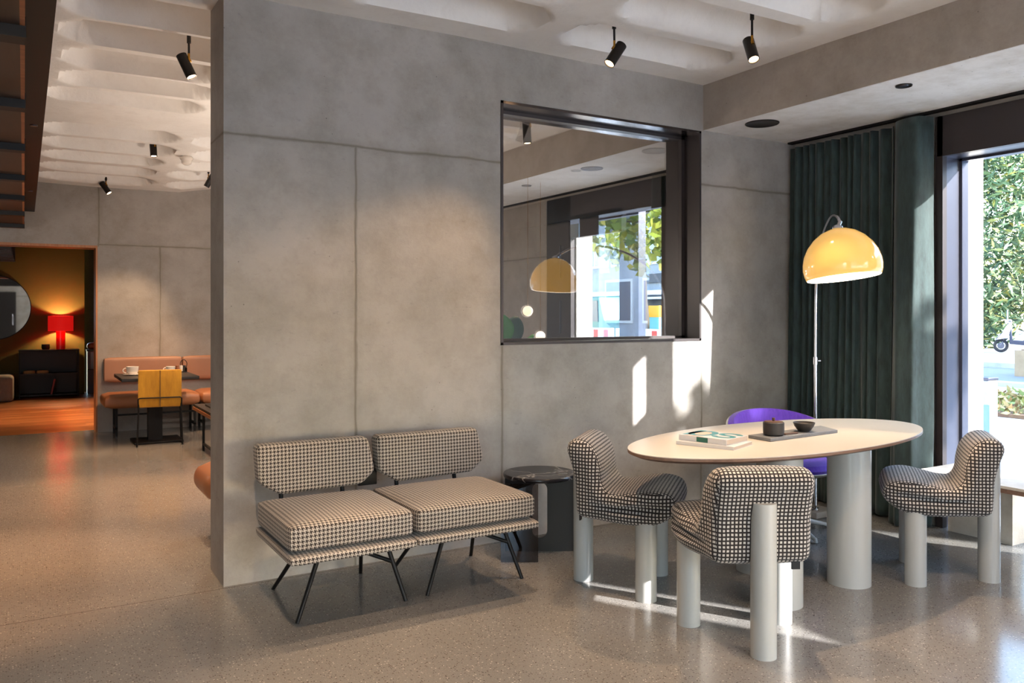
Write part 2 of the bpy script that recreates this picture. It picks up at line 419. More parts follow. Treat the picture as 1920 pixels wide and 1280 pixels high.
# ------------------------------------------------------------------ the room shell
YW = 4.225; XW = 5.03; ZC = 2.965; YB = 10.45
struct(MB().box(-4.5, 5.27, -3.6, 10.72, -.2, 0), 'floor', M['floor'], smooth=0)
w = MB()
w.box(.853, 2.447, YW, 4.555, 0, 3.3); w.box(4.066, 5.06, YW, 4.555, 0, 3.3)
w.box(2.447, 4.066, YW, 4.555, 0, 1.172); w.box(2.447, 4.066, YW, 4.555, 2.636, 3.3)
struct(w, 'wall_centre', M['wall'], smooth=0)
w = MB(); w.box(.718, 5.06, YB, YB+.3, 0, 3.3); w.box(-4.5, .718, YB, YB+.3, 2.125, 3.3); w.box(-4.5, -1.6, YB, YB+.3, 0, 2.125)
struct(w, 'wall_back', M['wall_back'], smooth=0)
w = MB(); w.box(.704, .722, YB-.004, YB+.304, 0, 2.139); w.box(-1.6, .704, YB-.004, YB+.304, 2.111, 2.139)
struct(w, 'trim_1', M['lit_reveal_tone'], smooth=0)  # warm light on the wall thickness put in as orange-brown colour
struct(MB().box(-4.8, -4.5, -3.6, 16.3, 0, 3.4), 'wall_left', M['wall_back'], smooth=0)
# beam and soffit along the window side
b = MB(); b.box(4.09, XW+.3, -3.6, YW, 2.647, 3.35); b.box(4.09, XW+.3, 4.555, YB, 2.647, 3.35)
struct(b, 'trim_2', M['beam'], smooth=0)
b = MB(); b.box(4.094, XW+.2, -3.6, YW, 2.645, 2.66); b.box(4.094, XW+.2, 4.555, YB, 2.645, 2.66)
struct(b, 'trim_5', M['soffit'], smooth=0)
# facade: piers and lintel
Y1 = 3.075
p = MB(); p.box(XW, 5.51, Y1, 5.64, -.2, 3.4); p.box(XW, 5.28, 7.66, 10.75, -.2, 3.4); p.box(XW, 5.51, 2.99, Y1, 2.615, 3.4); p.box(XW, 5.51, -3.6, 2.99, 2.615, 3.4); p.box(XW, 5.51, 5.64, 7.66, 2.615, 3.4)
struct(p, 'wall_right', [M['pier']], smooth=0)
struct(MB().box(5.44, 5.515, Y1-.004, 5.5, -.2, 3.4), 'trim_3', M['pier_out'], smooth=0)
struct(MB().box(5.27, 5.44, Y1-.002, Y1+.3, -.2, 3.4), 'trim_4', M['pier_out'], smooth=0)

# ceiling with scooped plaster coffers
def ceiling():
    cols = [(-3.4, -2.35), (-2.2, -1.15), (-1.0, .03), (.15, 1.22), (1.37, 2.46), (2.68, 3.86)]
    rows = [3.80-.515*k for k in range(0, 14)] + [4.75, 5.245, 5.78, 6.28, 6.78, 7.88, 8.41, 8.93, 9.46, 10.0]
    rnd = random.Random(3); cells = []
    for ci, (a, b_) in enumerate(cols):
        for r in rows:
            if ci == 3 and 4.0 < r < 4.4: continue
            e = .06 if r > 4.5 else .04
            cells.append((a+rnd.uniform(-e, e), b_+rnd.uniform(-e, e), r+rnd.uniform(-.012, .012), (.205 if r > 4.4 else .195)+rnd.uniform(-.012, .012)))
    for ci, (a, b_) in enumerate(cols):
        if ci == 3: cells.append((a+.02, .84, 4.29, .17))
    st = .035; x0, x1, y0, y1 = -4.5, 4.09, -3.6, YB
    nx = int((x1-x0)/st)+1; ny = int((y1-y0)/st)+1
    xs = [x0+(x1-x0)*i/(nx-1) for i in range(nx)]; ys = [y0+(y1-y0)*j/(ny-1) for j in range(ny)]
    H = [[0.0]*nx for _ in ys]
    for a, b_, yc, hw in cells:
        for j, y in enumerate(ys):
            if abs(y-yc) > hw: continue
            for i, x in enumerate(xs):
                if x < a or x > b_: continue
                cx = min(max(x, a+hw), b_-hw)
                sd = hw-math.hypot((x-cx), y-yc)
                if sd > 0:
                    t = min(1, sd/.15); H[j][i] = max(H[j][i], .165*math.sqrt(max(0, 1-(1-t)**2)))
    bm = MB()
    V = []
    for j, y in enumerate(ys):
        row = []
        for i, x in enumerate(xs):
            s_ = max(0, y-7.2)/3.25; wx = min(1, max(0, (2.4-x)/.8))
            row.append(bm.bm.verts.new((x, y, ZC+H[j][i]-.15*s_*wx+.006*math.sin(3.1*x+1.7*y)*math.sin(2.3*y-x))))
        V.append(row)
    for j in range(ny-1):
        for i in range(nx-1): bm.bm.faces.new((V[j][i], V[j+1][i], V[j+1][i+1], V[j][i+1]))
    o = bm.build('ceiling', M['ceiling'], smooth=60); o['kind'] = 'structure'
ceiling()
struct(MB().box(-4.8, 5.5, -3.9, 10.75, 3.4, 3.6), 'ceiling_slab', M['beam'], smooth=0)
# rear of the room, behind the camera: glazed street front
r = MB(); r.box(-4.8, -4.4, -3.9, -3.6, 0, 3.4); r.box(-4.4, 5.5, -3.9, -3.6, 2.75, 3.4); r.box(-4.4, 5.5, -3.9, -3.6, 0, .12); r.box(-2.0, .25, -3.9, -3.6, 0, 3.4); r.box(2.4, 2.6, -3.9, -3.6, 0, 3.4); r.box(2.6, 5.0, -3.9, -3.6, 1.75, 3.4); r.box(5.0, 5.51, -3.9, -3.6, 0, 3.4)
struct(r, 'wall_rear', M['pier'], smooth=0)

d2 = bpy.data.objects.new('door_2', None); C.objects.link(d2); d2.location = (-.75, -3.6, 0); d2['kind'] = 'structure'
MB().box(-1.25, -.25, -3.6, -3.55, 0, 2.15).build('leaf', M['black_panel'], d2, smooth=0)
MB().cyl((-.35, -3.5, .95), (-.35, -3.5, 1.35), .012, n=10).build('door_handle', M['chrome'], d2)
# ---- window in the main wall
wn = bpy.data.objects.new('window_1', None); C.objects.link(wn); wn.location = (3.2565, YW, 1.172); wn['kind'] = 'structure'
f = MB(); t_ = .016
f.box(2.447, 2.447+t_, YW-.006, 4.565, 1.172, 2.636); f.box(4.066-t_, 4.066, YW-.006, 4.565, 1.172, 2.636)
f.box(2.447, 4.066, YW-.006, 4.565, 1.172, 1.172+t_)
f.build('window_frame', M['bronze'], wn, smooth=0)
MB().box(2.447, 4.066, YW-.006, 4.565, 2.636-t_, 2.636).build('head_lining', M['bronze_gloss'], wn, smooth=0)
f = MB(); g = .03; a0, a1, c0, c1 = 2.447+t_, 4.066-t_, 1.172+t_, 2.636-t_
f.box(a0, a0+.014, 4.37, 4.43, c0, c1); f.box(a1-g, a1, 4.37, 4.43, c0, c1); f.box(a0, a1, 4.37, 4.43, c1-.02, c1); f.box(a0, a1, 4.37, 4.43, c0, c0+.016)
f.build('glazing_bead', M['bronze'], wn, smooth=0)
MB().box(a0+.005, a1-.005, 4.397, 4.403, c0+.005, c1-.005).build('pane', M['glass_coat'], wn, smooth=0)

# ---- facade windows
def facade_window(name, yl, yh, x_glass=5.24):
    w_ = bpy.data.objects.new(name, None); C.objects.link(w_); w_.location = (x_glass, (yl+yh)/2, 0); w_['kind'] = 'structure'
    return w_
w2 = facade_window('window_2', 2.0, Y1)
f = MB(); f.box(5.0, 5.045, 3.04, Y1+.012, 0, 2.615); f.box(5.0, 5.045, -3.6, Y1, 2.36, 2.615)      # dark casing
f.build('casing', M['bronze'], w2, smooth=0)
f = MB(); f.box(5.045, 5.27, 3.047, Y1, 0, 2.36); f.box(5.045, 5.27, -3.6, 3.047, 2.36, 2.40)
f.build('reveal_lining', M['alu'], w2, smooth=0)
f = MB(); f.box(5.20, 5.27, 3.03, 3.047, .03, 2.36); f.box(5.20, 5.27, 1.71, 3.047, 2.345, 2.36); f.box(5.20, 5.27, -3.6, 3.047, 0, .03); f.box(5.20, 5.27, 1.71, 1.79, 0, 2.36)
f.build('window_frame', M['alu'], w2, smooth=0)
MB().box(5.233, 5.239, 1.78, 3.04, .02, 2.35).build('pane', M['glass'], w2, smooth=0)
# dark door panels out of view, gaps shaped to pass the sun streaks
d1 = facade_window('door_1', -1.0, 2.0)
f = MB()
f.box(5.03, 5.045, 1.775, 2.09, 0, 2.36); f.box(5.03, 5.045, .08, 1.585, 0, 2.36); f.box(5.03, 5.045, 1.585, 1.775, 0, 1.80); f.box(5.03, 5.045, -1.44, -.92, 2.05, 2.36); f.box(5.03, 5.045, -1.44, -.92, 0, 1.62)
f.build('panel', M['bronze'], d1, smooth=0)
sc_ = thing('sheer_diffuser', 'white sheer screen added out of view to diffuse the window light', 'curtain', (5.03, 0, 0))  # unseen sheer, added to turn window sun into soft fill
for a, b_ in ((-3.55, -1.41), (-.955, .10)):
    P = [(5.03+.012*math.sin(k*1.9), a+(b_-a)*k/max(4, int((b_-a)/.035))) for k in range(max(4, int((b_-a)/.035))+1)]
    m = MB(); r0 = [m.bm.verts.new((x, y, .02)) for x, y in P]; r1 = [m.bm.verts.new((x, y, 2.36)) for x, y in P]
    for i in range(len(P)-1): m.bm.faces.new((r0[i], r0[i+1], r1[i+1], r1[i]))
    m.build('fabric', M['sheer'], sc_, smooth=80)
# second bay, seen through the inner window
w3 = facade_window('window_3', 5.64, 7.66)
f = MB(); f.box(5.0, 5.06, 5.55, 5.70, 0, 2.615); f.box(5.0, 5.06, 7.14, 7.60, 0, 2.615); f.box(5.0, 5.06, 5.55, 7.6, 2.335, 2.615); f.box(5.0, 5.06, 6.28, 7.14, 2.165, 2.4)
f.build('casing', M['bronze'], w3, smooth=0)
f = MB(); f.box(5.18, 5.27, 6.24, 6.54, 0, 2.4); f.box(5.18, 5.27, 5.64, 7.14, 0, .05)
f.build('window_frame', M['alu'], w3, smooth=0)
MB().box(5.06, 5.27, 7.12, 7.64, 0, 2.5).build('reveal_lining', M['pier_out'], w3, smooth=0)
MB().box(5.233, 5.239, 5.65, 7.115, .04, 2.5).build('pane', M['glass'], w3, smooth=0)
f = MB(); f.box(4.985, 5.0, 7.32, 7.335, 1.15, 1.5); f.box(4.985, 5.0, 7.32, 7.335, 1.75, 2.1)
f.build('hinge', M['alu'], w3, smooth=0)

# ---- room beyond the doorway
YO = 15.6
struct(MB().box(-4.5, 2.2, 10.72, 16.3, -.2, 0), 'floor_lounge', M['planks'], smooth=0)
struct(MB().box(-4.5, .88, YO, YO+.3, 0, 3.3), 'wall_lounge', M['olive'], smooth=0)
struct(MB().box(.88, 2.2, 16.0, 16.3, 0, 3.3), 'wall_alcove', M['dark_plaster'], smooth=0)
struct(MB().box(2.0, 2.3, 10.75, 16.3, 0, 3.3), 'wall_side', M['dark_plaster'], smooth=0)
struct(MB().box(-4.8, 2.3, 10.75, 16.3, 3.2, 3.4), 'ceiling_lounge', M['wood_dark'], smooth=0)

# ------------------------------------------------------------------ slatted canopy, upper left
cy = thing('ceiling_canopy', 'dark slatted timber canopy hanging below the ceiling at upper left', 'canopy', (-1.2, 4, 2.27))
MB().box(-2.6, .10, -1.2, 10.35, 2.475, 2.56).build('slab', M['black_metal'], cy, smooth=0)
MB().box(-2.6, -.012, -1.2, 10.40, 2.30, 2.47).build('panel', M['wood_dark'], cy, smooth=0)
for y in (-.2, .95, 2.05, 3.15, 4.22, 5.31, 6.49, 7.61, 8.79, 10.03):
    MB().box(-2.6, .006, y-.045, y+.045, 2.262, 2.33).build('bar', M['black_metal'], cy, smooth=0)
MB().box(-.012, .003, -1.2, 10.36, 2.30, 2.36).build('lit_edge_strip', M['wood_orange'], cy, smooth=0)  # warm lit edge of the timber put in as an orange strip
for y in (5.6, 8.6): MB().cyl((.05, y, 2.470), (.05, y, 2.476), .02, n=14).build('downlight', M['alu'], cy)
c2 = thing('slatted_ceiling', 'small slatted timber canopy seen through the doorway above the mirror', 'canopy', (-1, 14, 2.2))
MB().box(-3, -.1, 11.2, 15.55, 2.50, 2.6).build('slab', M['wood_black'], c2, smooth=0)
for k in range(9): MB().box(-3, -.12-.004*k, 15.4-.36*k, 15.48-.36*k, 2.2+.0*k, 2.5).build('slat', M['wood_dark'], c2, smooth=0)

# ------------------------------------------------------------------ spotlights
def spot_fixture(label, top, pivot, mouth_dir, L=.145, r=.031):
    t = thing('spotlight', label, 'spotlight', top, 0, 'black ceiling spotlights')
    top = Vector(top); pv = Vector(pivot); d = Vector(mouth_dir).normalized()
    MB().cyl(top+Vector((0, 0, .06)), top+Vector((0, 0, -.001)), .012, n=10).cyl(top, pv+Vector((0, 0, .03)), .0065, n=10).build('stem', M['spot_body'], t)
    MB().cyl(pv+Vector((0, 0, .032)), pv, .007, n=10).cyl(pv, pv+d*.02, .009, n=10).build('knuckle', M['brass'], t)
    side = (d.cross(Vector((0, 0, 1)))).cross(d).normalized()
    c = pv-side*0 - side*(r)  # body hangs just under the knuckle
    a = c-d*.04; b_ = a+d*L
    m = MB(); A = m.ring(a, d, r, 28); B = m.ring(b_, d, r, 28); Bi = m.ring(b_, d, r*.86, 28); Ci = m.ring(b_-d*.02, d, r*.8, 28)
    m.bridge(A, B); m.bridge(B, Bi); m.bridge(Bi, Ci); m.bm.faces.new(A[::-1])
    m.build('barrel', M['spot_body'], t)
    MB().cyl(b_-d*.006, b_-d*.012, r*.84, n=24).build('lens', M['glow'], t)
    return b_, d
def spot_light(pos, d, energy, angle=62, blend=.5, col=(1, .66, .38), rad=.025):
    l = bpy.data.lights.new('spot_beam', 'SPOT'); l.energy = energy; l.spot_size = math.radians(angle); l.spot_blend = blend; l.color = col; l.shadow_soft_size = rad
    o = bpy.data.objects.new('spot_beam', l); C.objects.link(o); o.location = Vector(pos)+Vector(d)*.004
    o.rotation_euler = Vector(d).to_track_quat('-Z', 'Y').to_euler(); return o
SE = 75
fx = [('black ceiling spotlight above the inner window, tilted to the left', (2.861, 3.66, 2.97), (2.863, 3.66, 2.87), (-.56, .04, -.8), .6),
      ('black ceiling spotlight nearest the corner beam, lit and facing the camera', (3.443, 3.18, 2.98), (3.443, 3.18, 2.86), (-.16, -.43, -.88), 1.0),
      ('largest black spotlight left of the pillar, tilted to the right', (.842, 5.154, 2.97), (.842, 5.154, 2.875), (.36, -.215, -.88), 1.0),
      ('black spotlight hanging by the white smoke detector', (1.049, 8.343, 3.0), (1.06, 8.343, 2.955), (.05, -.12, -.98), 1.0),
      ('small black spotlight above the wall seam at the back, tilted right', (.79, 10.2, 2.86), (.79, 10.2, 2.815), (.5, -.3, -.8), .8),
      ('black spotlight half hidden at the pillar edge, tilted left', (1.757, 9.5, 2.92), (1.757, 9.5, 2.875), (-.43, .2, -.85), .8)]
for lb, tp, pv, d, k in fx:
    b_, dd = spot_fixture(lb, tp, pv, d)
    spot_light(b_, dd, SE*k*(1.8 if pv[0] < 2 else 1.6))
b_, dd = spot_fixture('black ceiling spotlight seen through the inner window', (3.54, 5.63, 2.97), (3.54, 5.63, 2.90), (.03, -.05, -1), r=.034, L=.19)
spot_light(b_, dd, SE*.6)
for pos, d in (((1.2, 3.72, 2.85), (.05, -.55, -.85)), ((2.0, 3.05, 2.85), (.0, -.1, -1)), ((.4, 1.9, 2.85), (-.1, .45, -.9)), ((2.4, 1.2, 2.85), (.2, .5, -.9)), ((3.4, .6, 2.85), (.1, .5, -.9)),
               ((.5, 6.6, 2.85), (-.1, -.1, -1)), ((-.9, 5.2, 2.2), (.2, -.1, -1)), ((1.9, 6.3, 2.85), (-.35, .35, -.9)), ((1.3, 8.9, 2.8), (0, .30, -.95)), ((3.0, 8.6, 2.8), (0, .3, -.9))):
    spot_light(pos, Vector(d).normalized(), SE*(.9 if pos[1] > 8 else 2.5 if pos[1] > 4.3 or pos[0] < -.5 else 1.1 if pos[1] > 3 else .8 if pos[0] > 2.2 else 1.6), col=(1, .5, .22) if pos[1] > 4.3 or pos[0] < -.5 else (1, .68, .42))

# ceiling speakers, downlights, smoke detector
def disc(name, label, cat, c, r, mat, group=None, ring=None):
    t = thing(name, label, cat, c, 0, group)
    m = MB().lathe([(0, -.004), (r*.92, -.005), (r*.97, -.009), (r, -.006), (r, .004)], c, 36).build('grille' if cat == 'speaker' else 'trim_ring', mat, t)
    if cat != 'speaker':
        MB().lathe([(0, -.0065), (r*.5, -.0075), (r*.55, -.005)], c, 20).build('lens', ring or M['alu'], t)
    return t
disc('ceiling_speaker', 'round black ceiling speaker in the soffit by the curtain', 'speaker', (4.275, 3.86, 2.647), .112, M['spot_body'])
disc('ceiling_speaker', 'round grey ceiling speaker seen through the inner window', 'speaker', (4.31, 5.83, 2.647), .10, M['alu'])
disc('downlight', 'small black recessed downlight in the soffit above the curtain', 'downlight', (4.25, 2.81, 2.647), .045, M['spot_body'])
disc('downlight', 'small recessed downlight seen through the inner window', 'downlight', (4.32, 6.94, 2.647), .05, M['spot_body'])
t = thing('smoke_detector', 'white smoke detector on the plaster ceiling left of the pillar', 'smoke detector', (1.372, 8.53, 2.99))
MB().lathe([(0, .08), (.05, .08), (.05, -.02), (.062, -.03), (.062, -.045), (.05, -.06)], (1.372, 8.53, 2.925), 24).build('base', M['porcelain'], t)
MB().lathe([(.05, -.06), (.045, -.09), (.02, -.105), (0, -.107)], (1.372, 8.53, 2.925), 24).build('sensor_head', M['porcelain'], t)

# ------------------------------------------------------------------ curtains
def curtain(name, label, pts, z1, flare=.0):
    t = thing(name, label, 'curtain', (4.95, pts[0][1], 0))
    P = smoothpath([(x, y, 0) for x, y in pts], 8); n = len(P); m = MB(); rows = []
    for k, zf in enumerate([0, .02, .1, .25, .5, .75, .93, .96, 1]):
        row = []
        for i, p in enumerate(P):
            q = 1+flare*(1-zf); dx = (p.x-4.955)*(.75+.5*(1-zf)); x = 4.955+dx+.012*math.sin(i*.5+zf*4)*(1-zf)
            y = p.y+.01*math.sin(i*.33+zf*5)*(1-zf)
            row.append(m.bm.verts.new((x-.05*(1-zf)*flare, y, .012+zf*(z1-.012))))
        rows.append(row)
    for a, b_ in zip(rows, rows[1:]):
        for i in range(n-1): m.bm.faces.new((a[i], a[i+1], b_[i+1], b_[i]))
    o = m.build('fabric', M['curtain'], t, smooth=70)
    sl = o.modifiers.new('s', 'SOLIDIFY'); sl.thickness = .006
    hm = MB(); rr = [hm.bm.verts.new((v.co.x+t.location.x-.004, v.co.y+t.location.y, 0)) for v in [o.data.vertices[(8)*n+i] for i in range(n)]]
    hm.bm.free()
    return t
rc = random.Random(5)
pts = []; y = 3.335; k = 0
while y < 4.2:
    amp = rc.uniform(.012, .036); pts.append((4.955+(amp if k % 2 else -amp)+rc.uniform(-.008, .008), y)); y += rc.uniform(.020, .050); k += 1
pts.append((4.97, 4.205))
curtain('curtain', 'long dark green velvet curtain with many folds behind the arc lamp', pts, 2.60, .6)
curtain('curtain', 'single wide fold of green velvet curtain, sunlit beside the window frame', [(4.985, 3.312), (4.90, 3.308), (4.845, 3.25), (4.828, 3.18), (4.835, 3.122), (4.895, 3.10), (4.985, 3.082)], 2.615, .6)
t = thing('curtain_track', 'dark recessed curtain track along the soffit by the window', 'curtain track', (4.96, 3, 2.647))
MB().box(4.925, 4.975, -3.5, 4.2, 2.632, 2.648).build('rail', M['black_metal'], t, smooth=0)
t = thing('curtain_track', 'dark curtain track seen along the soffit through the inner window', 'curtain track', (4.96, 7, 2.647))
MB().box(4.925, 4.975, 4.57, 10.4, 2.632, 2.648).build('rail', M['black_metal'], t, smooth=0)

# ------------------------------------------------------------------ houndstooth sofa
so = thing('sofa', 'two-seat houndstooth sofa on thin splayed black legs against the concrete wall', 'sofa', (1.54, 3.7, 0))
def pillow(x0, x1, y0, y1, z0, z1, bev, bulge=.01, mat=None):
    m = MB().box(x0, x1, y0, y1, z0, z1)
    bmesh.ops.subdivide_edges(m.bm, edges=m.bm.edges[:], cuts=11, use_grid_fill=True)
    cx, cy, cz = (x0+x1)/2, (y0+y1)/2, (z0+z1)/2; hx, hy, hz = (x1-x0)/2, (y1-y0)/2, (z1-z0)/2
    for v in m.bm.verts:
        p = v.co
        q = Vector((min(max(p.x, x0+bev), x1-bev), min(max(p.y, y0+bev), y1-bev), min(max(p.z, z0+bev), z1-bev)))
        d = p-q
        if d.length > 1e-6: p = q+d.normalized()*bev
        u, w_, zz = (p.x-cx)/hx, (p.y-cy)/hy, (p.z-cz)/hz
        b_ = bulge*max(0, 1-u*u)*max(0, 1-w_*w_)*zz
        v.co = Vector((p.x, p.y, p.z+b_))
    return m
for k, (x0, x1) in enumerate(((.938, 1.505), (1.512, 2.148))):
    pillow(x0-.004, x1+.0, 3.325, 3.93, .318, .36, .018, .0).build('platform', M['hound'], so, boxuv=True)
    pillow(x0, x1-.004+(.0 if k == 0 else .0), 3.352, 3.925, .366, .483, .028, .014).build('seat_cushion', M['hound'], so, boxuv=True)
    # backrest: six-sided pad, lower corners cut back
    bx0, bx1 = (.944, 1.513) if k == 0 else (1.548, 2.146)
    w_ = bx1-bx0
    poly = [(bx0, .734), (bx1-.008, .734), (bx1+.030, .56), (bx1-.045, .497), (bx0+.115, .488), (bx0+.012, .55)]
    def f0(a, b_): return (a, 3.925-.14*(b_-.49)*-1*.35, b_)
    def f1(a, b_): return (a, 4.025+.14*(b_-.49)*.35, b_)
    m = MB().prism(poly, f0, f1, .026)
    m.build('backrest', M['hound'], so, boxuv=True)
    MB().cyl((bx0+.13, 3.96, .35), (bx0+.13, 4.0, .53), .011, n=10).build('back_support', M['black_metal'], so)
    MB().cyl((bx1-.13, 3.96, .35), (bx1-.13, 4.0, .53), .011, n=10).build('back_support', M['black_metal'], so)
    fl_ = [(1.029, 3.56), (1.553, 3.575), (1.515, 4.082), (1.056, 4.067)] if k == 0 else [(1.667, 3.585), (2.196, 3.572), (2.159, 4.061), (1.70, 4.075)]
    xm = (x0+x1)/2; tops = [(xm-.05, 3.70), (xm+.21, 3.70), (xm+.19, 3.84), (xm-.05, 3.86)]
    tops = [(fl_[0][0]+.17, 3.70), (fl_[1][0]-.075, 3.69), (fl_[2][0]-.075, 3.86), (fl_[3][0]+.13, 3.86)]
    for (a, b_), (c, d) in zip(fl_, tops):
        MB().cyl((a, b_, 0), (c, d, .322), .0095, .0115, n=12).build('leg', M['black_metal'], so)
    A, B = Vector((*fl_[1], 0)).lerp(Vector((*tops[1], .322)), .55), Vector((tops[3][0], tops[3][1], .30))
    MB().cyl(A, B, .0095, n=10).build('stretcher', M['black_metal'], so)
    A = Vector((*fl_[0], 0)).lerp(Vector((*tops[0], .322)), .62); B = Vector((tops[0][0]+.05, 3.80, .322))
    MB().cyl(A, B, .009, n=10).build('brace', M['black_metal'], so)
MB().box(1.475, 1.575, 4.0, 4.035, .475, .60, .004).build('joining_plate', M['black_metal'], so)

# ------------------------------------------------------------------ side table
st_ = thing('side_table', 'low black side table with round black marble top beside the sofa', 'side table', (2.55, 3.955, 0))
SC = (2.545, 3.945)
MB().lathe([(0, .425), (.2, .425), (.207, .428), (.21, .434), (.21, .443), (.206, .449), (0, .45)], (SC[0], SC[1], 0), 72).build('tabletop', M['black_stone'], st_)
dA = Vector((2.714-2.366, 3.85-4.058, 0)).normalized(); nA = Vector((dA.y, -dA.x, 0))   # nA towards the camera
def slot_panel():
    m = MB(); hw = .20; z1 = .425; th = .016; r = .043; zc0, zc1 = .075, .395
    out = [(-hw, 0), (hw, 0), (hw, z1), (-hw, z1)]
    inn = [(r*math.cos(PI+PI*k/12), zc0+r+r*math.sin(PI+PI*k/12)) for k in range(13)] + [(r*math.cos(PI*k/12), zc1-r+r*math.sin(PI*k/12)) for k in range(13)]
    def P(a, z, s): q = Vector((SC[0], SC[1], 0))+dA*a+nA*s; return (q.x, q.y, z)
    n = len(inn)
    def near(a, z):
        return min(range(4), key=lambda i: (out[i][0]-a)**2+(out[i][1]-z)**2*.4)
    side = []
    for s in (0, th):
        O = [m.bm.verts.new(P(a, z, s)) for a, z in out]; I = [m.bm.verts.new(P(a, z, s)) for a, z in inn]
        # inner order: bottom half left->right (0..12), top half right->left (13..25)
        m.bm.faces.new([O[0], O[1]]+[I[k] for k in range(12, -1, -1)])
        m.bm.faces.new([O[1], O[2], I[13], I[12]])
        m.bm.faces.new([O[2], O[3]]+[I[k] for k in range(25, 12, -1)])
        m.bm.faces.new([O[3], O[0], I[0], I[25]])
        side.append((O, I))
    m.bridge(side[0][0], side[1][0]); m.bridge(side[0][1], side[1][1])
    return m
slot_panel().build('slotted_panel', M['black_panel'], st_, smooth=0)
m = MB(); a = Vector((2.42, 3.767, 0)); b_ = a-dA*.205
m.prism([(0, 0), (1, 0), (1, 1), (0, 1)], lambda u, v: tuple(a.lerp(b_, u)+Vector((0, 0, .427*v))), lambda u, v: tuple(a.lerp(b_, u)+nA*.008+Vector((0, 0, .427*v))))
m.build('smoked_panel', M['glass_smoke'], st_, smooth=0)['label'] = 'see-through smoked panel'

# ------------------------------------------------------------------ oval table
ot = thing('oval_table', 'large oval white-topped table with fat white column legs', 'table', (3.356, 2.872, 0), .056)
def oval(a, b_, z0, z1, ch, n=96):
    m = MB(); rings = []
    for (s, z) in ((0, z0), (1-ch, z0), (1, z0+(z1-z0)*.55), (1, z1)):
        if s == 0: continue
        rings.append([m.bm.verts.new(((a-(1-s))*math.cos(2*PI*k/n), (b_-(1-s))*math.sin(2*PI*k/n), z)) for k in range(n)])
    for A, B in zip(rings, rings[1:]): m.bridge(A, B)
    m.bm.faces.new(rings[0][::-1]); m.bm.faces.new(rings[-1]); return m
oval(1.008, .448, .707, .733, .035).build('core', M['wood_edge'], ot, local=True)
oval(1.0075, .4475, .733, .7365, .0).build('tabletop', M['table_white'], ot, local=True)
VD = Vector((.5133, .8582, 0))
for x, y in ((3.499, 2.606), (2.969, 2.577), (3.264, 2.986)):
    vd = Vector((x, y, 0)).normalized()*.106
    MB().cyl((x+vd.x, y+vd.y, 0), (x+vd.x, y+vd.y, .709), .105, n=56).build('leg', M['white_lacquer'], ot)

# ------------------------------------------------------------------ checked dining chairs
def chair_body():
    prof = [(-.222, .368), (-.12, .354), (.06, .352), (.17, .366), (.243, .410), (.260, .455), (.230, .508), (.14, .524), (.05, .510), (-.03, .496), (-.078, .503), (-.104, .545),
            (-.112, .61), (-.130, .675), (-.170, .728), (-.220, .747), (-.268, .732), (-.286, .692), (-.268, .63), (-.245, .54), (-.240, .44)]
    P = smoothpath([(0, y, z) for y, z in prof], 5, True); n = len(P)
    # outward 2D normals (loop runs so that the solid lies left or right; decide by area)
    area = sum(P[i].y*P[(i+1) % n].z-P[(i+1) % n].y*P[i].z for i in range(n))
    sgn = 1 if area > 0 else -1
    N = []
    for i in range(n):
        t = P[(i+2) % n]-P[i-2]; N.append(Vector((0, t.z, -t.y)).normalized()*sgn)
    S = [0]
    for i in range(1, n+1): S.append(S[-1]+(P[i % n]-P[i-1]).length)
    def hw(p):      # half width: seat wider than the back
        u = min(1, max(0, (p.y+.21)/.3)); u = u*u*(3-2*u); return .208+.062*u-.02*max(0, (p.y-.17)/.09)
    r = .05; m = MB(); L = m.bm.loops.layers.uv.verify(); rings = []; par = []
    ang = [90, 72, 54, 36, 18, 0]
    cols = [(1, a) for a in ang]+[(0, k/8) for k in range(7, 0, -1)]+[(-1, a) for a in reversed(ang)]
    for s, a in cols:
        ring = []
        for i in range(n):
            h = hw(P[i])
            if s == 0: x = (h-r)*(2*a-1); off = 0
            else: x = s*(h-r+r*math.sin(math.radians(a))); off = r*(1-math.cos(math.radians(a)))
            pin = .010*max(0, 1-(x/h)**2) if s == 0 and P[i].y > -.2 else 0
            uu = x if s == 0 else s*(h-r+r*math.radians(a))
            q = P[i]-N[i]*min(off, .05)
            if s == 0: q = q+N[i]*pin*.6
            ring.append((m.bm.verts.new((x, q.y, q.z)), (uu, S[i])))
        rings.append(ring)
    for A, B in zip(rings, rings[1:]):
        for i in range(n):
            j = (i+1) % n
            f = m.bm.faces.new((A[i][0], A[j][0], B[j][0], B[i][0]))
    for ring in (rings[0], rings[-1]):
        vv = [v for v, _ in ring]
        for a, b_, c in tessellate_polygon([[Vector((v.co.y, v.co.z, 0)) for v in vv]]):
            try: m.bm.faces.new((vv[a], vv[b_], vv[c]))
            except ValueError: pass
    m.bm.normal_update()
    bmesh.ops.recalc_face_normals(m.bm, faces=m.bm.faces)
    vs = {}
    for ring in rings:
        for k, (v, s) in enumerate(ring): vs[v] = (s, k)
    colang = [a if s_ else 0 for s_, a in cols]; vang = {}
    for ring, a_ in zip(rings, colang):
        for v, _ in ring: vang[v] = a_
    for f in m.bm.faces:
        flat = len(f.verts) == 3 or min(vang[v] for v in f.verts) >= 36
        ks = [vs[lp.vert][1] for lp in f.loops]; wrap = max(ks)-min(ks) > n/2
        for lp in f.loops:
            c = lp.vert.co
            if flat: lp[L].uv = (c.y, c.z)
            else:
                s, k = vs[lp.vert]
                lp[L].uv = (s[0], S[n] if wrap and k == 0 else s[1])
    return m
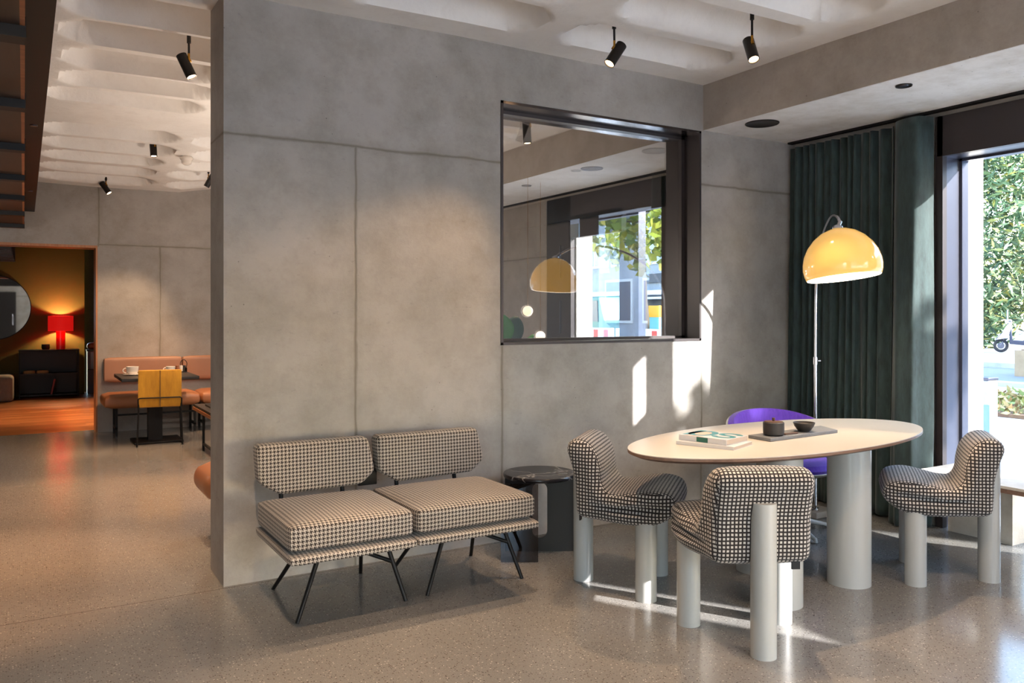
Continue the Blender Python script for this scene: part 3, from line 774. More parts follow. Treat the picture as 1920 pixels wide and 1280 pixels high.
def make_chair(label, loc, rz):
    t = thing('dining_chair', label, 'chair', loc, rz, 'checked chairs around the oval table')
    up = chair_body().build('upholstery', M['check'], t, local=True, smooth=70)
    for p_ in up.data.polygons:
        if len(p_.vertices) == 3: p_.use_smooth = False
    MB().cyl((-.205, .11, 0), (-.205, .11, .40), .051, n=44).build('leg', M['white_lacquer'], t, local=True)
    MB().cyl((.205, .11, 0), (.205, .11, .40), .051, n=44).build('leg', M['white_lacquer'], t, local=True)
    MB().cyl((0, -.243, 0), (0, -.243, .612), .051, n=44).build('back_leg', M['white_lacquer'], t, local=True)
    MB().box(.12, .155, -.228, -.222, .338, .368).build('fabric_tag', M['spot_body'], t, local=True, smooth=0)
    return t
def chair_at(back, f1, f2):
    q = []
    for p in (back, f1, f2):
        v = Vector((*p, 0)); q.append(v+v.normalized()*.051)
    mid = (q[1]+q[2])/2; d = (mid-q[0]).normalized(); c = q[0]+d*.24
    return (c.x, c.y, 0), math.atan2(d.y, d.x)-PI/2
c0 = make_chair('checked black-and-white chair at the left end of the oval table, near the side table', *chair_at((2.436, 3.363), (2.507, 2.974), (2.826, 3.218)))
for lb, a in (('checked black-and-white chair in front, its back turned to the camera', ((2.485, 2.238), (2.447, 2.625), (2.848, 2.463))),
              ('checked black-and-white chair at the right end of the table by the window bench', ((4.179, 2.302), (3.811, 2.447), (4.12, 2.717)))):
    c = copy_tree(c0); c['label'] = lb; loc, rz = chair_at(*a); c.location = loc; c.rotation_euler = (0, 0, rz)

# ------------------------------------------------------------------ purple tub chair
pc = thing('tub_chair', 'purple upholstered tub chair with white shell tucked behind the oval table', 'chair', (4.10, 3.50, 0), -.28)
def tub(r_in, r_out, zb, inner, n=40):
    m = MB(); rows = []
    for k in range(n+1):
        a = -205/2+205*k/n; q = math.radians(90+a); e = abs(a)/(205/2)
        zt = .735-.17*e**2.2
        row = []
        prof = ([(r_in-.03, zb+.0), (r_in, .5), (r_in+.02, zt-.02), (r_in+.032, zt), (r_out-.012, zt-.006), (r_out-.012, .5), (r_out-.05, zb)] if inner
                else [(r_out-.055, zb-.008), (r_out-.012, .5), (r_out-.01, zt-.012), (r_out, zt-.016), (r_out+.004, .5), (r_out-.04, zb-.02)])
        for r, z in prof: row.append(m.bm.verts.new((1.16*r*math.cos(q), 1.08*r*math.sin(q), z)))
        rows.append(row)
    for A, B in zip(rows, rows[1:]): m.bridge(A, B)
    m.bm.faces.new(rows[0]); m.bm.faces.new(rows[-1][::-1]); return m
tub(.25, .325, .42, True).build('backrest', M['purple'], pc, local=True, smooth=60)
tub(.25, .325, .42, False).build('shell', M['white_lacquer'], pc, local=True, smooth=60)
MB().lathe([(0, .475), (.2, .472), (.255, .455), (.268, .425), (.25, .40), (0, .395)], (0, -.03, 0), 48, 1, 1.02).build('seat_pad', M['purple'], pc, local=True)
MB().lathe([(0, .34), (.12, .345), (.24, .385), (.272, .405), (.27, .41), (.25, .402), (0, .38)], (0, -.03, 0), 48, 1, 1.02).build('seat_shell', M['white_lacquer'], pc, local=True)
MB().cyl((0, 0, .06), (0, 0, .36), .022, n=20).build('column', M['chrome'], pc, local=True)
for k in range(4):
    q = k*PI/2+.28-1.845
    d = Vector((math.cos(q), math.sin(q), 0))
    MB().tube([d*.02+Vector((0, 0, .075)), d*.12+Vector((0, 0, .062)), d*.24+Vector((0, 0, .034)), d*.285+Vector((0, 0, .022)), d*.29+Vector((0, 0, .004))], [.022, .018, .014, .013, .012], 10).build('foot', M['white_lacquer'], pc, local=True)

# ------------------------------------------------------------------ arc lamp
al = thing('arc_floor_lamp', 'arc floor lamp with amber dome shade in front of the green curtain', 'floor lamp', (4.56, 3.66, 0))
MB().box(4.50, 4.70, 3.60, 3.79, 0, .042, .004).build('base', M['white_stone'], al)
MB().cyl((4.560, 3.655, .042), (4.560, 3.655, .06), .022, n=20).cyl((4.560, 3.655, .04), (4.560, 3.655, 1.05), .0125, n=16).build('pole', M['chrome'], al)
MB().cyl((4.560, 3.655, 1.02), (4.560, 3.655, 1.07), .017, n=16).cyl((4.56, 3.655, 1.045), (4.59, 3.64, 1.045), .008, n=10).build('clamp', M['chrome'], al)
arc = smoothpath([(4.560, 3.655, 1.03), (4.558, 3.652, 1.35), (4.545, 3.637, 1.55), (4.48, 3.566, 1.72), (4.36, 3.438, 1.853), (4.22, 3.286, 1.925), (4.11, 3.168, 1.940), (4.01, 3.062, 1.915), (3.955, 3.003, 1.875)], 8)
MB().tube(arc, .010, 12).build('arc', M['chrome'], al)
SH = Vector((3.910, 2.986, 1.838))
sh_m = Matrix.Translation(SH) @ Matrix.Scale(.945, 4) @ Matrix.Rotation(math.radians(30.9), 4, 'Z').inverted() @ Matrix.Rotation(math.radians(-5), 4, 'Y') @ Matrix.Rotation(math.radians(-5.5), 4, 'X')
outer = [(0, 0), (.05, -.006), (.10, -.026), (.145, -.060), (.182, -.104), (.207, -.152), (.2195, -.20), (.2215, -.235), (.217, -.268), (.209, -.293)]
inner = [(r*.975, z-.004) for r, z in outer]
MB().lathe(outer+[(.2065, -.2935)], n=72).xform(sh_m).build('lamp_shade', M['amber'], al, smooth=80)
MB().lathe([(.2060, -.2934)]+inner[::-1], n=72).xform(sh_m).build('shade_lining', M['shade_inner'], al, smooth=80)
MB().cyl((3.950, 3.0, 1.878), SH, .012, n=14).lathe([(.03, .001), (.026, .012), (.012, .02), (0, .022)], SH, 20).build('shade_fitting', M['chrome'], al)
l = bpy.data.lights.new('lamp_bulb', 'POINT'); l.energy = 7; l.color = (1, .8, .55); l.shadow_soft_size = .05
o = bpy.data.objects.new('lamp_bulb', l); C.objects.link(o); o.location = SH+Vector((0, 0, -.19))
MB().tube(smoothpath([(4.575, 3.66, .10), (4.54, 3.64, .06), (4.47, 3.66, .046), (4.38, 3.74, .004), (4.5, 3.95, .004)], 6), .003, 6).build('cable', M['spot_body'], al)

# ------------------------------------------------------------------ things on the table
TZ = .7366
def quad_prism(mb, pts, z0, z1, bev=0):
    return mb.prism([(p[0], p[1]) for p in pts], lambda a, b_: (a, b_, z0), lambda a, b_: (a, b_, z1), bev)
def book(label, c, ang, w_, d, z, h, mats, letters=None):
    t = thing('book', label, 'book', (c[0], c[1], z), ang, 'magazines stacked on the oval table')
    MB().box(-w_/2+.002, w_/2-.002, -d/2, d/2-.002, .0015, h-.0015).build('pages', M['paper'], t, local=True, smooth=0)
    m = MB(); m.box(-w_/2, w_/2, -d/2, d/2, 0, .0015); m.box(-w_/2, w_/2, -d/2, d/2, h-.0015, h); m.box(-w_/2, w_/2, -d/2-.0015, -d/2, 0, h)
    m.build('cover', mats[0], t, local=True, smooth=0)
    return t
e1 = Vector((2.776-2.673, 2.675-2.949, 0)); ang1 = math.atan2(e1.y, e1.x)
# spine edge runs along e1; depth goes to the upper right
n1 = Vector((-e1.y, e1.x, 0)).normalized(); ev = e1.normalized()
ctr = Vector((2.673, 2.949, 0))+ev*.15+n1*.108
bk1 = book('thin magazine lying lowest on the oval table, under the lettered book', ctr, ang1, .29, .215, TZ, .016, [M['cover']])
ctr2 = Vector((2.673, 2.949, 0))+ev*.135+n1*.13
bk2 = book('thick book with teal and pink letters on its cover, topmost on the oval table', ctr2, ang1-.10, .255, .20, TZ+.0162, .026, [M['cover']])
def torus_flat(cx, cy, rx, ry, w_, a0, a1, z, n=32):
    m = MB(); rows = []
    for k in range(n+1):
        q = math.radians(a0+(a1-a0)*k/n); c_, s_ = math.cos(q), math.sin(q)
        rows.append([m.bm.verts.new((cx+(rx-w_)*c_, cy+(ry-w_)*s_, z)), m.bm.verts.new((cx+rx*c_, cy+ry*s_, z))])
    for A, B in zip(rows, rows[1:]): m.bm.faces.new((A[0], A[1], B[1], B[0]))
    return m
def letters(t, z):
    # a broad round letter and an S drawn in flat inks
    m = torus_flat(-.058, .008, .066, .088, .032, 0, 360, z); m.box(-.125, -.092, -.080, .096, z-.0002, z)
    m.build('letter_d', M['teal'], t, local=True, smooth=0)
    torus_flat(-.058, .008, .033, .055, .032, 0, 360, z).build('letter_fill', M['pink'], t, local=True, smooth=0)
    m = torus_flat(.064, .052, .060, .046, .028, 0, 270, z); m2 = torus_flat(.064, -.014, .060, .048, .028, -180, 90, z)
    m.build('letter_s', M['teal'], t, local=True, smooth=0); m2.build('letter_s', M['teal'], t, local=True, smooth=0)
    MB().box(-.10, .0, -.098, -.085, z-.0002, z).build('ink_band', M['pink'], t, local=True, smooth=0)
letters(bk2, .0263)
MB().box(-.03, .03, -.1021, -.1016, .002, .024).build('spine_mark', M['print_green'], bk2, local=True, smooth=0)
tr = thing('tray', 'grey slate serving tray on the oval table holding pot and bowl', 'tray', (3.4, 2.85, TZ))
quad_prism(MB(), [(3.118, 2.762), (3.655, 2.79), (3.716, 2.945), (3.118, 2.905)], TZ, TZ+.016, .002).build('slab', M['grey_slate'], tr)
po = thing('lidded_pot', 'small dark lidded clay pot on the slate tray', 'pot', (3.222, 2.835, TZ+.016))
b0 = (3.222, 2.835, TZ+.016)
MB().lathe([(0, 0), (.042, 0), (.050, .006), (.0515, .03), (.0515, .064), (.048, .066), (.046, .060), (0, .058)], b0, 40).build('body', M['clay'], po)
MB().lathe([(0, .060), (.045, .060), (.0455, .069), (0, .071)], b0, 32).cyl((b0[0], b0[1], b0[2]+.07), (b0[0], b0[1], b0[2]+.087), .006, .008, 12).build('lid', M['clay_lid'], po)
bw = thing('bowl', 'small dark clay bowl on the right of the slate tray', 'bowl', (3.46, 2.845, TZ+.016))
b1 = (3.46, 2.845, TZ+.016)
MB().lathe([(0, 0), (.026, 0), (.034, .008), (.048, .028), (.055, .046), (.0525, .047), (.045, .030), (.03, .012), (0, .009)], b1, 40).build('body', M['clay'], bw)
MB().lathe([(0, .034), (.046, .034), (.046, .036), (0, .037)], b1, 32).build('contents', M['clay_lid'], bw)
sp = thing('wooden_spatula', 'small dark wooden stick lying between pot and bowl', 'spatula', (3.33, 2.82, TZ+.016))
MB().box(3.275, 3.37, 2.806, 2.822, TZ+.0162, TZ+.0222, .001).build('stick', M['clay_lid'], sp)

# ------------------------------------------------------------------ window bench
wb = thing('window_bench', 'low pale stone-topped bench under the window at right', 'bench', (4.85, 2.2, 0))
MB().box(4.59, 5.06, 1.2, 2.975, .405, .42).build('top', M['travertine'], wb, smooth=0)
MB().box(4.592, 5.058, 1.202, 2.973, .380, .405).build('edge_board', M['wood_edge'], wb, smooth=0)
MB().box(4.975, 5.11, 2.60, 2.99, 0, .380).build('support_block', M['travertine'], wb, smooth=0)
MB().box(4.7, 5.05, 1.3, 1.5, 0, .380).build('support_block', M['travertine'], wb, smooth=0)

# ------------------------------------------------------------------ left room: banquette, table, chair
bq = thing('banquette', 'long tan leather wall bench with black legs at the back of the left room', 'bench', (2.2, 10.1, 0))
for x0, x1 in ((.74, 1.745), (1.75, 2.75), (2.755, 3.75)):
    pillow(x0, x1, 9.86, 10.42, .32, .465, .06, .012).build('seat', M['leather'], bq)
for x0, x1 in ((.78, 1.618), (1.624, 2.6), (2.606, 3.6)):
    pillow(x0, x1, 10.36, 10.448, .575, .855, .03, .004).build('backrest', M['leather_back'], bq)
for x in (.88, 1.70, 1.80, 2.7):
    MB().box(x-.012, x+.012, 10.0, 10.024, 0, .33).box(x-.012, x+.012, 10.29, 10.314, 0, .33).box(x-.012, x+.012, 10.0, 10.314, .08, .10).build('leg_frame', M['black_metal'], bq, smooth=0)
MB().box(.88, 2.7, 10.01, 10.03, .225, .245).build('stretcher', M['black_metal'], bq, smooth=0)

ct = thing('cafe_table', 'dark square cafe table with black pedestal behind the mustard chair', 'table', (1.2, 9.5, 0))
MB().box(.85, 1.60, 9.14, 9.95, .665, .70, .004).build('tabletop', M['wood_black'], ct)
MB().box(1.13, 1.27, 9.40, 9.50, .02, .665).build('pedestal', M['black_metal'], ct, smooth=0)
MB().box(.98, 1.46, 9.24, 9.66, 0, .022, .004).build('base_plate', M['black_metal'], ct)

yc = thing('mustard_chair', 'mustard velvet chair with thin black sled legs seen from behind', 'chair', (1.23, 9.3, 0), -.12)
def shell_back():
    m = MB()
    prof = [(-.225, .40), (-.19, .395), (0, .43), (.2, .45), (.235, .455), (.235, .475), (0, .462), (-.16, .45), (-.185, .50), (-.215, .65), (-.235, .785), (-.262, .785), (-.255, .65), (-.245, .5)]
    m.prism(prof, lambda a, b_: (-.205, a, b_), lambda a, b_: (.205, a, b_), .012)
    return m
shell_back().build('shell', M['yellow'], yc, local=True)
MB().box(-.0025, .0025, -.268, -.243, .40, .78).build('seam', M['wood_dark'], yc, local=True, smooth=0)
for s in (-1, 1):
    MB().tube([(s*.2, -.225, .44), (s*.215, -.235, .02), (s*.215, -.225, .008), (s*.215, .20, .008), (s*.215, .21, .02), (s*.2, .14, .43)], .0075, 8).build('leg', M['black_metal'], yc, local=True)
MB().tube([(-.205, -.24, .40), (-.205, -.272, .49), (-.19, -.272, .50), (.19, -.272, .50), (.205, -.272, .49), (.205, -.24, .40)], .007, 8).build('back_rail', M['black_metal'], yc, local=True)

def cup(label, c, s=1.0):
    t = thing('coffee_cup', label, 'cup', c)
    MB().lathe([(0, .008), (.03*s, .008), (.046*s, .03*s), (.05*s, .075*s), (.047*s, .075*s), (.042*s, .03*s), (0, .014)], c, 28).build('bowl', M['porcelain'], t)
    MB().lathe([(0, .002), (.05, .002), (.075*s, .010), (.075*s, .013), (.05, .006), (0, .006)], c, 28).build('saucer', M['porcelain'], t)
    q = [Vector(c)+Vector((-.048*s-.026*s*math.sin(a), 0, .042*s+.02*s*math.cos(a))) for a in [PI*k/8 for k in range(9)]]
    MB().tube(q, .005*s, 8).build('handle', M['porcelain'], t)
cup('white coffee cup on the left of the dark cafe table', (1.00, 9.62, .70), 1.25)
cup('white coffee cup half hidden behind the mustard chair back', (1.40, 9.75, .70), 1.0)
t = thing('napkin', 'small white folded napkin beside the left coffee cup', 'napkin', (1.12, 9.5, .70))
MB().box(1.09, 1.2, 9.47, 9.55, .7002, .712, .003).build('cloth', M['porcelain'], t)
t = thing('condiment_caddy', 'small black wire caddy of jars on the cafe table', 'caddy', (1.53, 9.86, .70))
m = MB(); m.box(1.45, 1.585, 9.81, 9.92, .7002, .71); m.tube(smoothpath([(1.54, 9.865, .71), (1.52, 9.865, .80), (1.555, 9.865, .84), (1.59, 9.865, .80), (1.575, 9.865, .71)], 6), .004, 8); m.box(1.452, 1.456, 9.81, 9.92, .71, .75); m.box(1.58, 1.584, 9.81, 9.92, .71, .75)
m.build('rack', M['black_metal'], t)
for x, mt in ((1.485, M['wood_orange']), (1.53, M['porcelain']), (1.56, M['clay'])):
    MB().cyl((x, 9.865, .71), (x, 9.865, .775), .018, n=14).build('jar', mt, t)

lt = thing('low_table', 'low wooden table with black frame legs beside the pillar edge', 'table', (1.8, 8.2, 0))
MB().box(1.46, 2.2, 7.75, 8.66, .43, .455).build('tabletop', M['wood_black'], lt, smooth=0)
MB().box(1.452, 2.2, 7.742, 8.668, .40, .43).build('edge_board', M['wood_orange'], lt, smooth=0)
for x in (1.52, 2.1):
    MB().box(x, x+.02, 8.52, 8.54, 0, .40).box(x, x+.02, 7.88, 7.9, 0, .40).box(x, x+.02, 7.88, 8.54, .06, .08).build('leg_frame', M['black_metal'], lt, smooth=0)
t = thing('menu_tray', 'dark tray with pale card on the low wooden table', 'tray', (1.66, 8.3, .455))
MB().box(1.53, 1.9, 8.1, 8.45, .4552, .47).build('tray', M['black_metal'], t, smooth=0)
MB().box(1.58, 1.86, 8.14, 8.41, .47, .474).build('card', M['grey_fabric'], t, smooth=0)
t = thing('leather_bench', 'brown leather bench end peeking out behind the concrete pillar', 'bench', (1.5, 5.3, 0))
pillow(.905, 2.1, 4.95, 5.45, .245, .435, .092, .004).build('seat', M['leather'], t)
for x in (1.1, 1.9): MB().box(x, x+.03, 5.05, 5.35, 0, .26).build('leg', M['black_metal'], t, smooth=0)

# ------------------------------------------------------------------ lounge beyond
co = thing('console', 'black open console with shelf below the round mirror in the lounge', 'console', (.35, 15.4, 0))
MB().box(-.075, .785, 15.22, 15.56, .755, .775).build('top', M['black_metal'], co, smooth=0)
MB().box(-.05, .76, 15.23, 15.56, .375, .39).build('shelf', M['wood_black'], co, smooth=0)
MB().box(-.05, .76, 15.24, 15.56, .03, .05).build('shelf', M['wood_black'], co, smooth=0)
MB().box(-.05, .76, 15.56, 15.58, .03, .76).build('back_panel', M['black_panel'], co, smooth=0)
for x in (-.07, .765):
    for y in (15.22, 15.54): MB().box(x, x+.018, y, y+.018, 0, .76).build('leg', M['black_metal'], co, smooth=0)
for lb, x in (('open book lying on the left of the console shelf', .075), ('open book lying on the right of the console shelf', .26)):
    t = thing('open_book', lb, 'book', (x, 15.38, .39), 0, 'books on the console shelf')
    MB().lathe([(0, .0), (.085, .0), (.09, .02), (.08, .045), (0, .05)], (x, 15.38, .3902), 20, 1, .7).build('pages', M['skin_book'], t)
t = thing('red_book', 'thin red book leaning at the bottom of the console', 'book', (.4, 15.36, .05))
MB().prism([(.37, .05), (.395, .05), (.445, .29), (.42, .295)], lambda a, b_: (a, 15.27, b_), lambda a, b_: (a, 15.45, b_)).build('cover', M['red'], t, smooth=0)
t = thing('candle_pot', 'small black candle pot on the console left of the red lamp', 'candle', (.305, 15.4, .775))
MB().lathe([(0, 0), (.05, 0), (.062, .03), (.058, .085), (.05, .085), (.048, .06), (0, .06)], (.305, 15.4, .775), 24).build('pot', M['clay'], t)
tl = thing('table_lamp', 'red table lamp with drum shade glowing on the lounge console', 'table lamp', (.52, 15.38, .775))
MB().cyl((.52, 15.38, .775), (.52, 15.38, 1.09), .068, n=32).build('base', M['red_glass'], tl)
m = MB(); A = m.ring((.52, 15.38, 1.075), (0, 0, 1), .185, 40); B = m.ring((.52, 15.38, 1.325), (0, 0, 1), .185, 40); m.bridge(A, B)
A2 = m.ring((.52, 15.38, 1.075), (0, 0, 1), .181, 40); B2 = m.ring((.52, 15.38, 1.325), (0, 0, 1), .181, 40); m.bridge(A2, B2); m.bridge(A, A2); m.bridge(B, B2)
m.build('lamp_shade', M['red_shade'], tl)
MB().cyl((.52, 15.38, 1.09), (.52, 15.38, 1.14), .015, n=12).build('stem', M['chrome'], tl)
for p_, e_ in (((-.9, 13.2, 3.1), 420), ((.9, 12.4, 3.1), 380), ((-.2, 11.6, 3.1), 360)): spot_light(p_, Vector((0, .08, -1)), e_, 70, .7, (1, .58, .3))  # spots without fixtures, added to brighten the lounge floor
l = bpy.data.lights.new('table_bulb', 'POINT'); l.energy = 26; l.color = (1, .72, .36); l.shadow_soft_size = .03
o = bpy.data.objects.new('table_bulb', l); C.objects.link(o); o.location = (.52, 15.38, 1.2)
rm = thing('round_mirror', 'large round wall mirror on the olive lounge wall', 'mirror', (-.42, 15.58, 1.46))
MB().cyl((-.42, 15.60, 1.46), (-.42, 15.565, 1.46), .525, n=80).build('frame', M['black_metal'], rm)
MB().cyl((-.42, 15.565, 1.46), (-.42, 15.561, 1.46), .512, n=80).build('glass', M['mirror'], rm)
t = thing('pouf', 'grey rounded fabric pouf at the left of the lounge console', 'pouf', (-.42, 15.1, 0))
pillow(-.75, -.135, 14.75, 15.45, .0, .40, .06, .01).build('body', M['grey_fabric'], t)
dr = thing('sideboard', 'dark sideboard in the narrow alcove right of the olive wall', 'sideboard', (1.2, 15.8, 0))
MB().box(.93, 1.9, 15.66, 15.98, 0, .72).build('body', M['scooter_dark'], dr, smooth=0)
MB().box(.92, 1.9, 15.65, 15.98, .72, .745).build('top', M['black_metal'], dr, smooth=0)
MB().box(.93, 1.9, 15.655, 15.66, .40, .415).build('shadow_gap', M['black_metal'], dr, smooth=0)
t = thing('bread_loaf', 'brown bread loaf on the sideboard in the alcove', 'bread', (1.05, 15.8, .747))
pillow(.93, 1.25, 15.72, 15.92, .747, .86, .05, .01).build('loaf', M['wood_orange'], t)

# ------------------------------------------------------------------ behind the inner window
for lb, c in (('higher glowing ball pendant behind the inner window', (4.06, 6.5, 1.385)), ('lower glowing ball pendant behind the inner window', (4.33, 6.7, 1.142))):
    t = thing('ball_pendant', lb, 'pendant lamp', c, 0, 'ball pendants behind the inner window')
    m = MB(); bmesh.ops.create_uvsphere(m.bm, u_segments=28, v_segments=16, radius=.048); m.xform(Matrix.Translation(c)).build('globe', M['ball_glow'], t)
    MB().cyl((c[0], c[1], c[2]+.046), (c[0], c[1], 2.647), .0022, n=6).build('cord', M['brass'], t)
for c, e in (((4.06, 6.5, 1.385), 14), ((4.33, 6.7, 1.142), 14), ((1.75, 6.4, 1.7), 42), ((2.3, 8.6, 1.7), 24), ((-.9, 7.6, 1.9), 18)):  # entries without a globe are added fill for the left room
    l = bpy.data.lights.new('pendant_and_fill_bulb', 'POINT'); l.energy = e; l.color = (1, .84, .7); l.shadow_soft_size = .06
    o = bpy.data.objects.new('pendant_and_fill_bulb', l); C.objects.link(o); o.location = c
pl = thing('potted_plant', 'broad-leaved green plant behind the lower left of the inner window', 'plant', (3.02, 5.1, 0))
MB().lathe([(0, 0), (.13, 0), (.17, .36), (.15, .36), (.14, .3), (0, .3)], (3.02, 5.1, 0), 28).build('pot', M['grey_fabric'], pl)
def leaf(base, tip, w_, mat, droop=.05, stem0=(3.02, 5.1, .3)):
    base, tip = Vector(base), Vector(tip); ax = tip-base; side = Vector((C0[0], C0[1], 0))
    m = MB(); rows = []; n = 12
    for k in range(n+1):
        s = k/n; ww = w_*math.sin(PI*min(1, s*.92+.06))**.7; c = base.lerp(tip, s)-Vector((0, 0, droop*s*s))
        rows.append([m.bm.verts.new(c+side*ww*u+Vector((0, -.02*(1-abs(u)), 0))) for u in (-1, -.5, 0, .5, 1)])
    for A, B in zip(rows, rows[1:]):
        for i in range(4): m.bm.faces.new((A[i], A[i+1], B[i+1], B[i]))
    o = m.build('leaf', mat, pl, smooth=60); sl = o.modifiers.new('s', 'SOLIDIFY'); sl.thickness = .002
    MB().tube(smoothpath([stem0, (Vector(stem0)+base)/2+Vector((0, 0, .1)), base], 6), .006, 8).build('stem', M['green_leaf'], pl)
C0 = (.83, -.55)
leaf((2.985, 5.1, 1.15), (2.95, 5.1, 1.41), .085, M['green_leaf'])
leaf((3.02, 5.16, 1.09), (3.14, 5.2, 1.34), .10, M['green_leaf_dark'], .0)
leaf((3.06, 5.05, 1.0), (3.17, 5.0, 1.26), .04, M['green_leaf'])
leaf((2.9, 5.2, .8), (2.78, 5.3, 1.1), .09, M['green_leaf_dark'])

# ------------------------------------------------------------------ outside
struct(MB().box(5.27, 16.2, -40, 60, -.25, -.02), 'ground_paving', M['paving'], smooth=0)
struct(MB().box(16.2, 22.5, -30, 60, -.3, -.08), 'ground_road', M['asphalt'], smooth=0)
struct(MB().box(22.5, 70, -30, 60, -.3, -.02), 'ground_far', M['asphalt'], smooth=0)
struct(MB().box(-30, 5.27, -40, -3.9, -.25, -.02), 'ground_street', M['paving'], smooth=0)
k = thing('kerb', 'pale kerb stones along the street edge outside', 'kerb', (16, 8, -.05))
MB().box(15.9, 16.3, -10, 30, -.1, .06).build('stone', M['kerb'], k, smooth=0)
k = thing('kerb', 'far kerb in the shade below the parked scooter', 'kerb', (22, 12, -.05))
MB().box(22.3, 22.7, 4, 18, -.1, .05).build('stone', M['kerb'], k, smooth=0)
def leaves(n, centre, rad, size, mat, parent, name='foliage', seed=1, slim=.16, shell=.5):
    rr = random.Random(seed); m = MB()
    for _ in range(n):
        while True:
            p = Vector((rr.uniform(-1, 1), rr.uniform(-1, 1), rr.uniform(-1, 1)))
            if shell < p.length < 1: break
        c = Vector(centre)+Vector((p.x*rad[0], p.y*rad[1], p.z*rad[2]))
        d = Vector((rr.gauss(0, 1), rr.gauss(0, 1), rr.gauss(0, .8)+.35)).normalized(); s = d.cross(Vector((rr.gauss(0, 1), rr.gauss(0, 1), rr.gauss(0, 1)))).normalized()
        L = size*rr.uniform(.6, 1.25); W = L*slim
        m.bm.faces.new([m.bm.verts.new(q) for q in (c, c+d*L*.4+s*W, c+d*L, c+d*L*.4-s*W)])
    return m.build(name, mat, parent, smooth=0)
ob = thing('oleander_bush', 'tall pale green long-leaved bush outside the right window', 'bush', (32.8, 18.8, 0))
leaves(13000, (32.8, 18.8, 4.4), (2.9, 2.9, 4.7), .48, M['oleander'], ob, seed=2, shell=.6, slim=.11)
MB().tube([(32.8, 18.8, 0), (32.8, 18.8, 2.5), (32.9, 18.6, 4.5)], [.16, .12, .06], 10).build('trunk', M['bark'], ob)
t = thing('flower_bed', 'strip of leafy ground cover and fallen leaves outside the window', 'flower bed', (12.8, 6.5, -.02))
MB().box(11.2, 14.4, 4.8, 7.1, -.03, .03).build('soil', M['soil'], t, smooth=0)
fo = leaves(4200, (12.8, 5.95, .04), (1.6, 1.15, .20), .10, M['ground_cover'], t, name='ground_cover', seed=4, slim=.25, shell=0); fo['kind'] = 'stuff'
bo = thing('bollard', 'grey stone bollard standing by the flower bed outside', 'bollard', (10.72, 5.94, -.02))
MB().box(10.60, 10.82, 5.84, 6.0, -.02, .50, .01).build('post', M['kerb'], bo)
MB().box(10.59, 10.83, 5.83, 6.01, .50, .54, .01).build('cap', M['alu'], bo)
t = thing('low_post', 'low blue-grey post close outside the right window pier', 'post', (8.67, 4.83, -.02))
MB().box(8.62, 8.74, 4.80, 4.92, -.02, .40).build('post', M['pole_blue'], t, smooth=0)
t = thing('planter_box', 'brown stone planter box in front of the scooter across the street', 'planter', (20.5, 10.6, 0))
MB().box(19.6, 21.2, 8.4, 10.2, -.08, .52).build('box', M['planter'], t, smooth=0)
MB().box(19.7, 21.1, 8.5, 10.1, .50, .54).build('soil', M['soil'], t, smooth=0)
# scooter
sx = thing('scooter', 'white motor scooter parked across the street by the bush', 'scooter', (28.9, 15.6, 0), math.radians(-63))
sx.location = (29.95, 15.35, 0)
# local: +x points towards its rear (right in the picture)
for x in (-.62, .62):
    m = MB(); m.tube([(x+.19*math.cos(2*PI*q/24), 0, .235+.19*math.sin(2*PI*q/24)) for q in range(24)], .05, 10, True)
    w_ = m.build('wheel', M['tyre'], sx, local=True)
    MB().cyl((x, -.03, .235), (x, .03, .235), .11, n=20).build('hub', M['alu'], w_, local=True)
MB().tube(smoothpath([(-.62, 0, .24), (-.5, 0, .55), (-.38, 0, 1.0)], 6), .04, 10).build('fork', M['alu'], sx, local=True)
MB().prism([(-.80, .42), (-.62, .47), (-.42, .50), (-.36, .62), (-.36, .85), (-.27, 1.0), (-.34, 1.06), (-.48, .9), (-.60, .66), (-.66, .55), (-.82, .48)], lambda a, b_: (a, -.19, b_), lambda a, b_: (a, .19, b_), .05).build('front_shield', M['scooter_white'], sx, local=True)
MB().prism([(-.36, .30), (.1, .26), (.3, .34), (.75, .5), (.75, .62), (.3, .58), (.05, .38), (-.30, .40), (-.28, .9), (-.36, .9)], lambda a, b_: (a, -.17, b_), lambda a, b_: (a, .17, b_), .03).build('footboard', M['scooter_dark'], sx, local=True)
MB().prism([(.12, .58), (.5, .55), (.9, .62), (.95, .8), (.6, .78), (.3, .76), (.16, .72)], lambda a, b_: (a, -.2, b_), lambda a, b_: (a, .2, b_), .05).build('rear_body', M['scooter_white'], sx, local=True)
MB().prism([(.12, .74), (.85, .80), (.88, .86), (.5, .84), (.15, .82)], lambda a, b_: (a, -.15, b_), lambda a, b_: (a, .15, b_), .02).build('saddle', M['tyre'], sx, local=True)
MB().tube([(-.3, -.34, 1.08), (-.36, -.2, 1.1), (-.38, 0, 1.08), (-.36, .2, 1.1), (-.3, .34, 1.08)], .022, 8).build('handlebar', M['scooter_dark'], sx, local=True)
MB().box(-.5, -.28, -.14, .14, 1.02, 1.16, .05).build('headlight_cowl', M['scooter_white'], sx, local=True)
MB().box(-.44, -.40, -.2, .2, 1.14, 1.5, .02).build('windscreen', M['win_light'], sx, local=True)
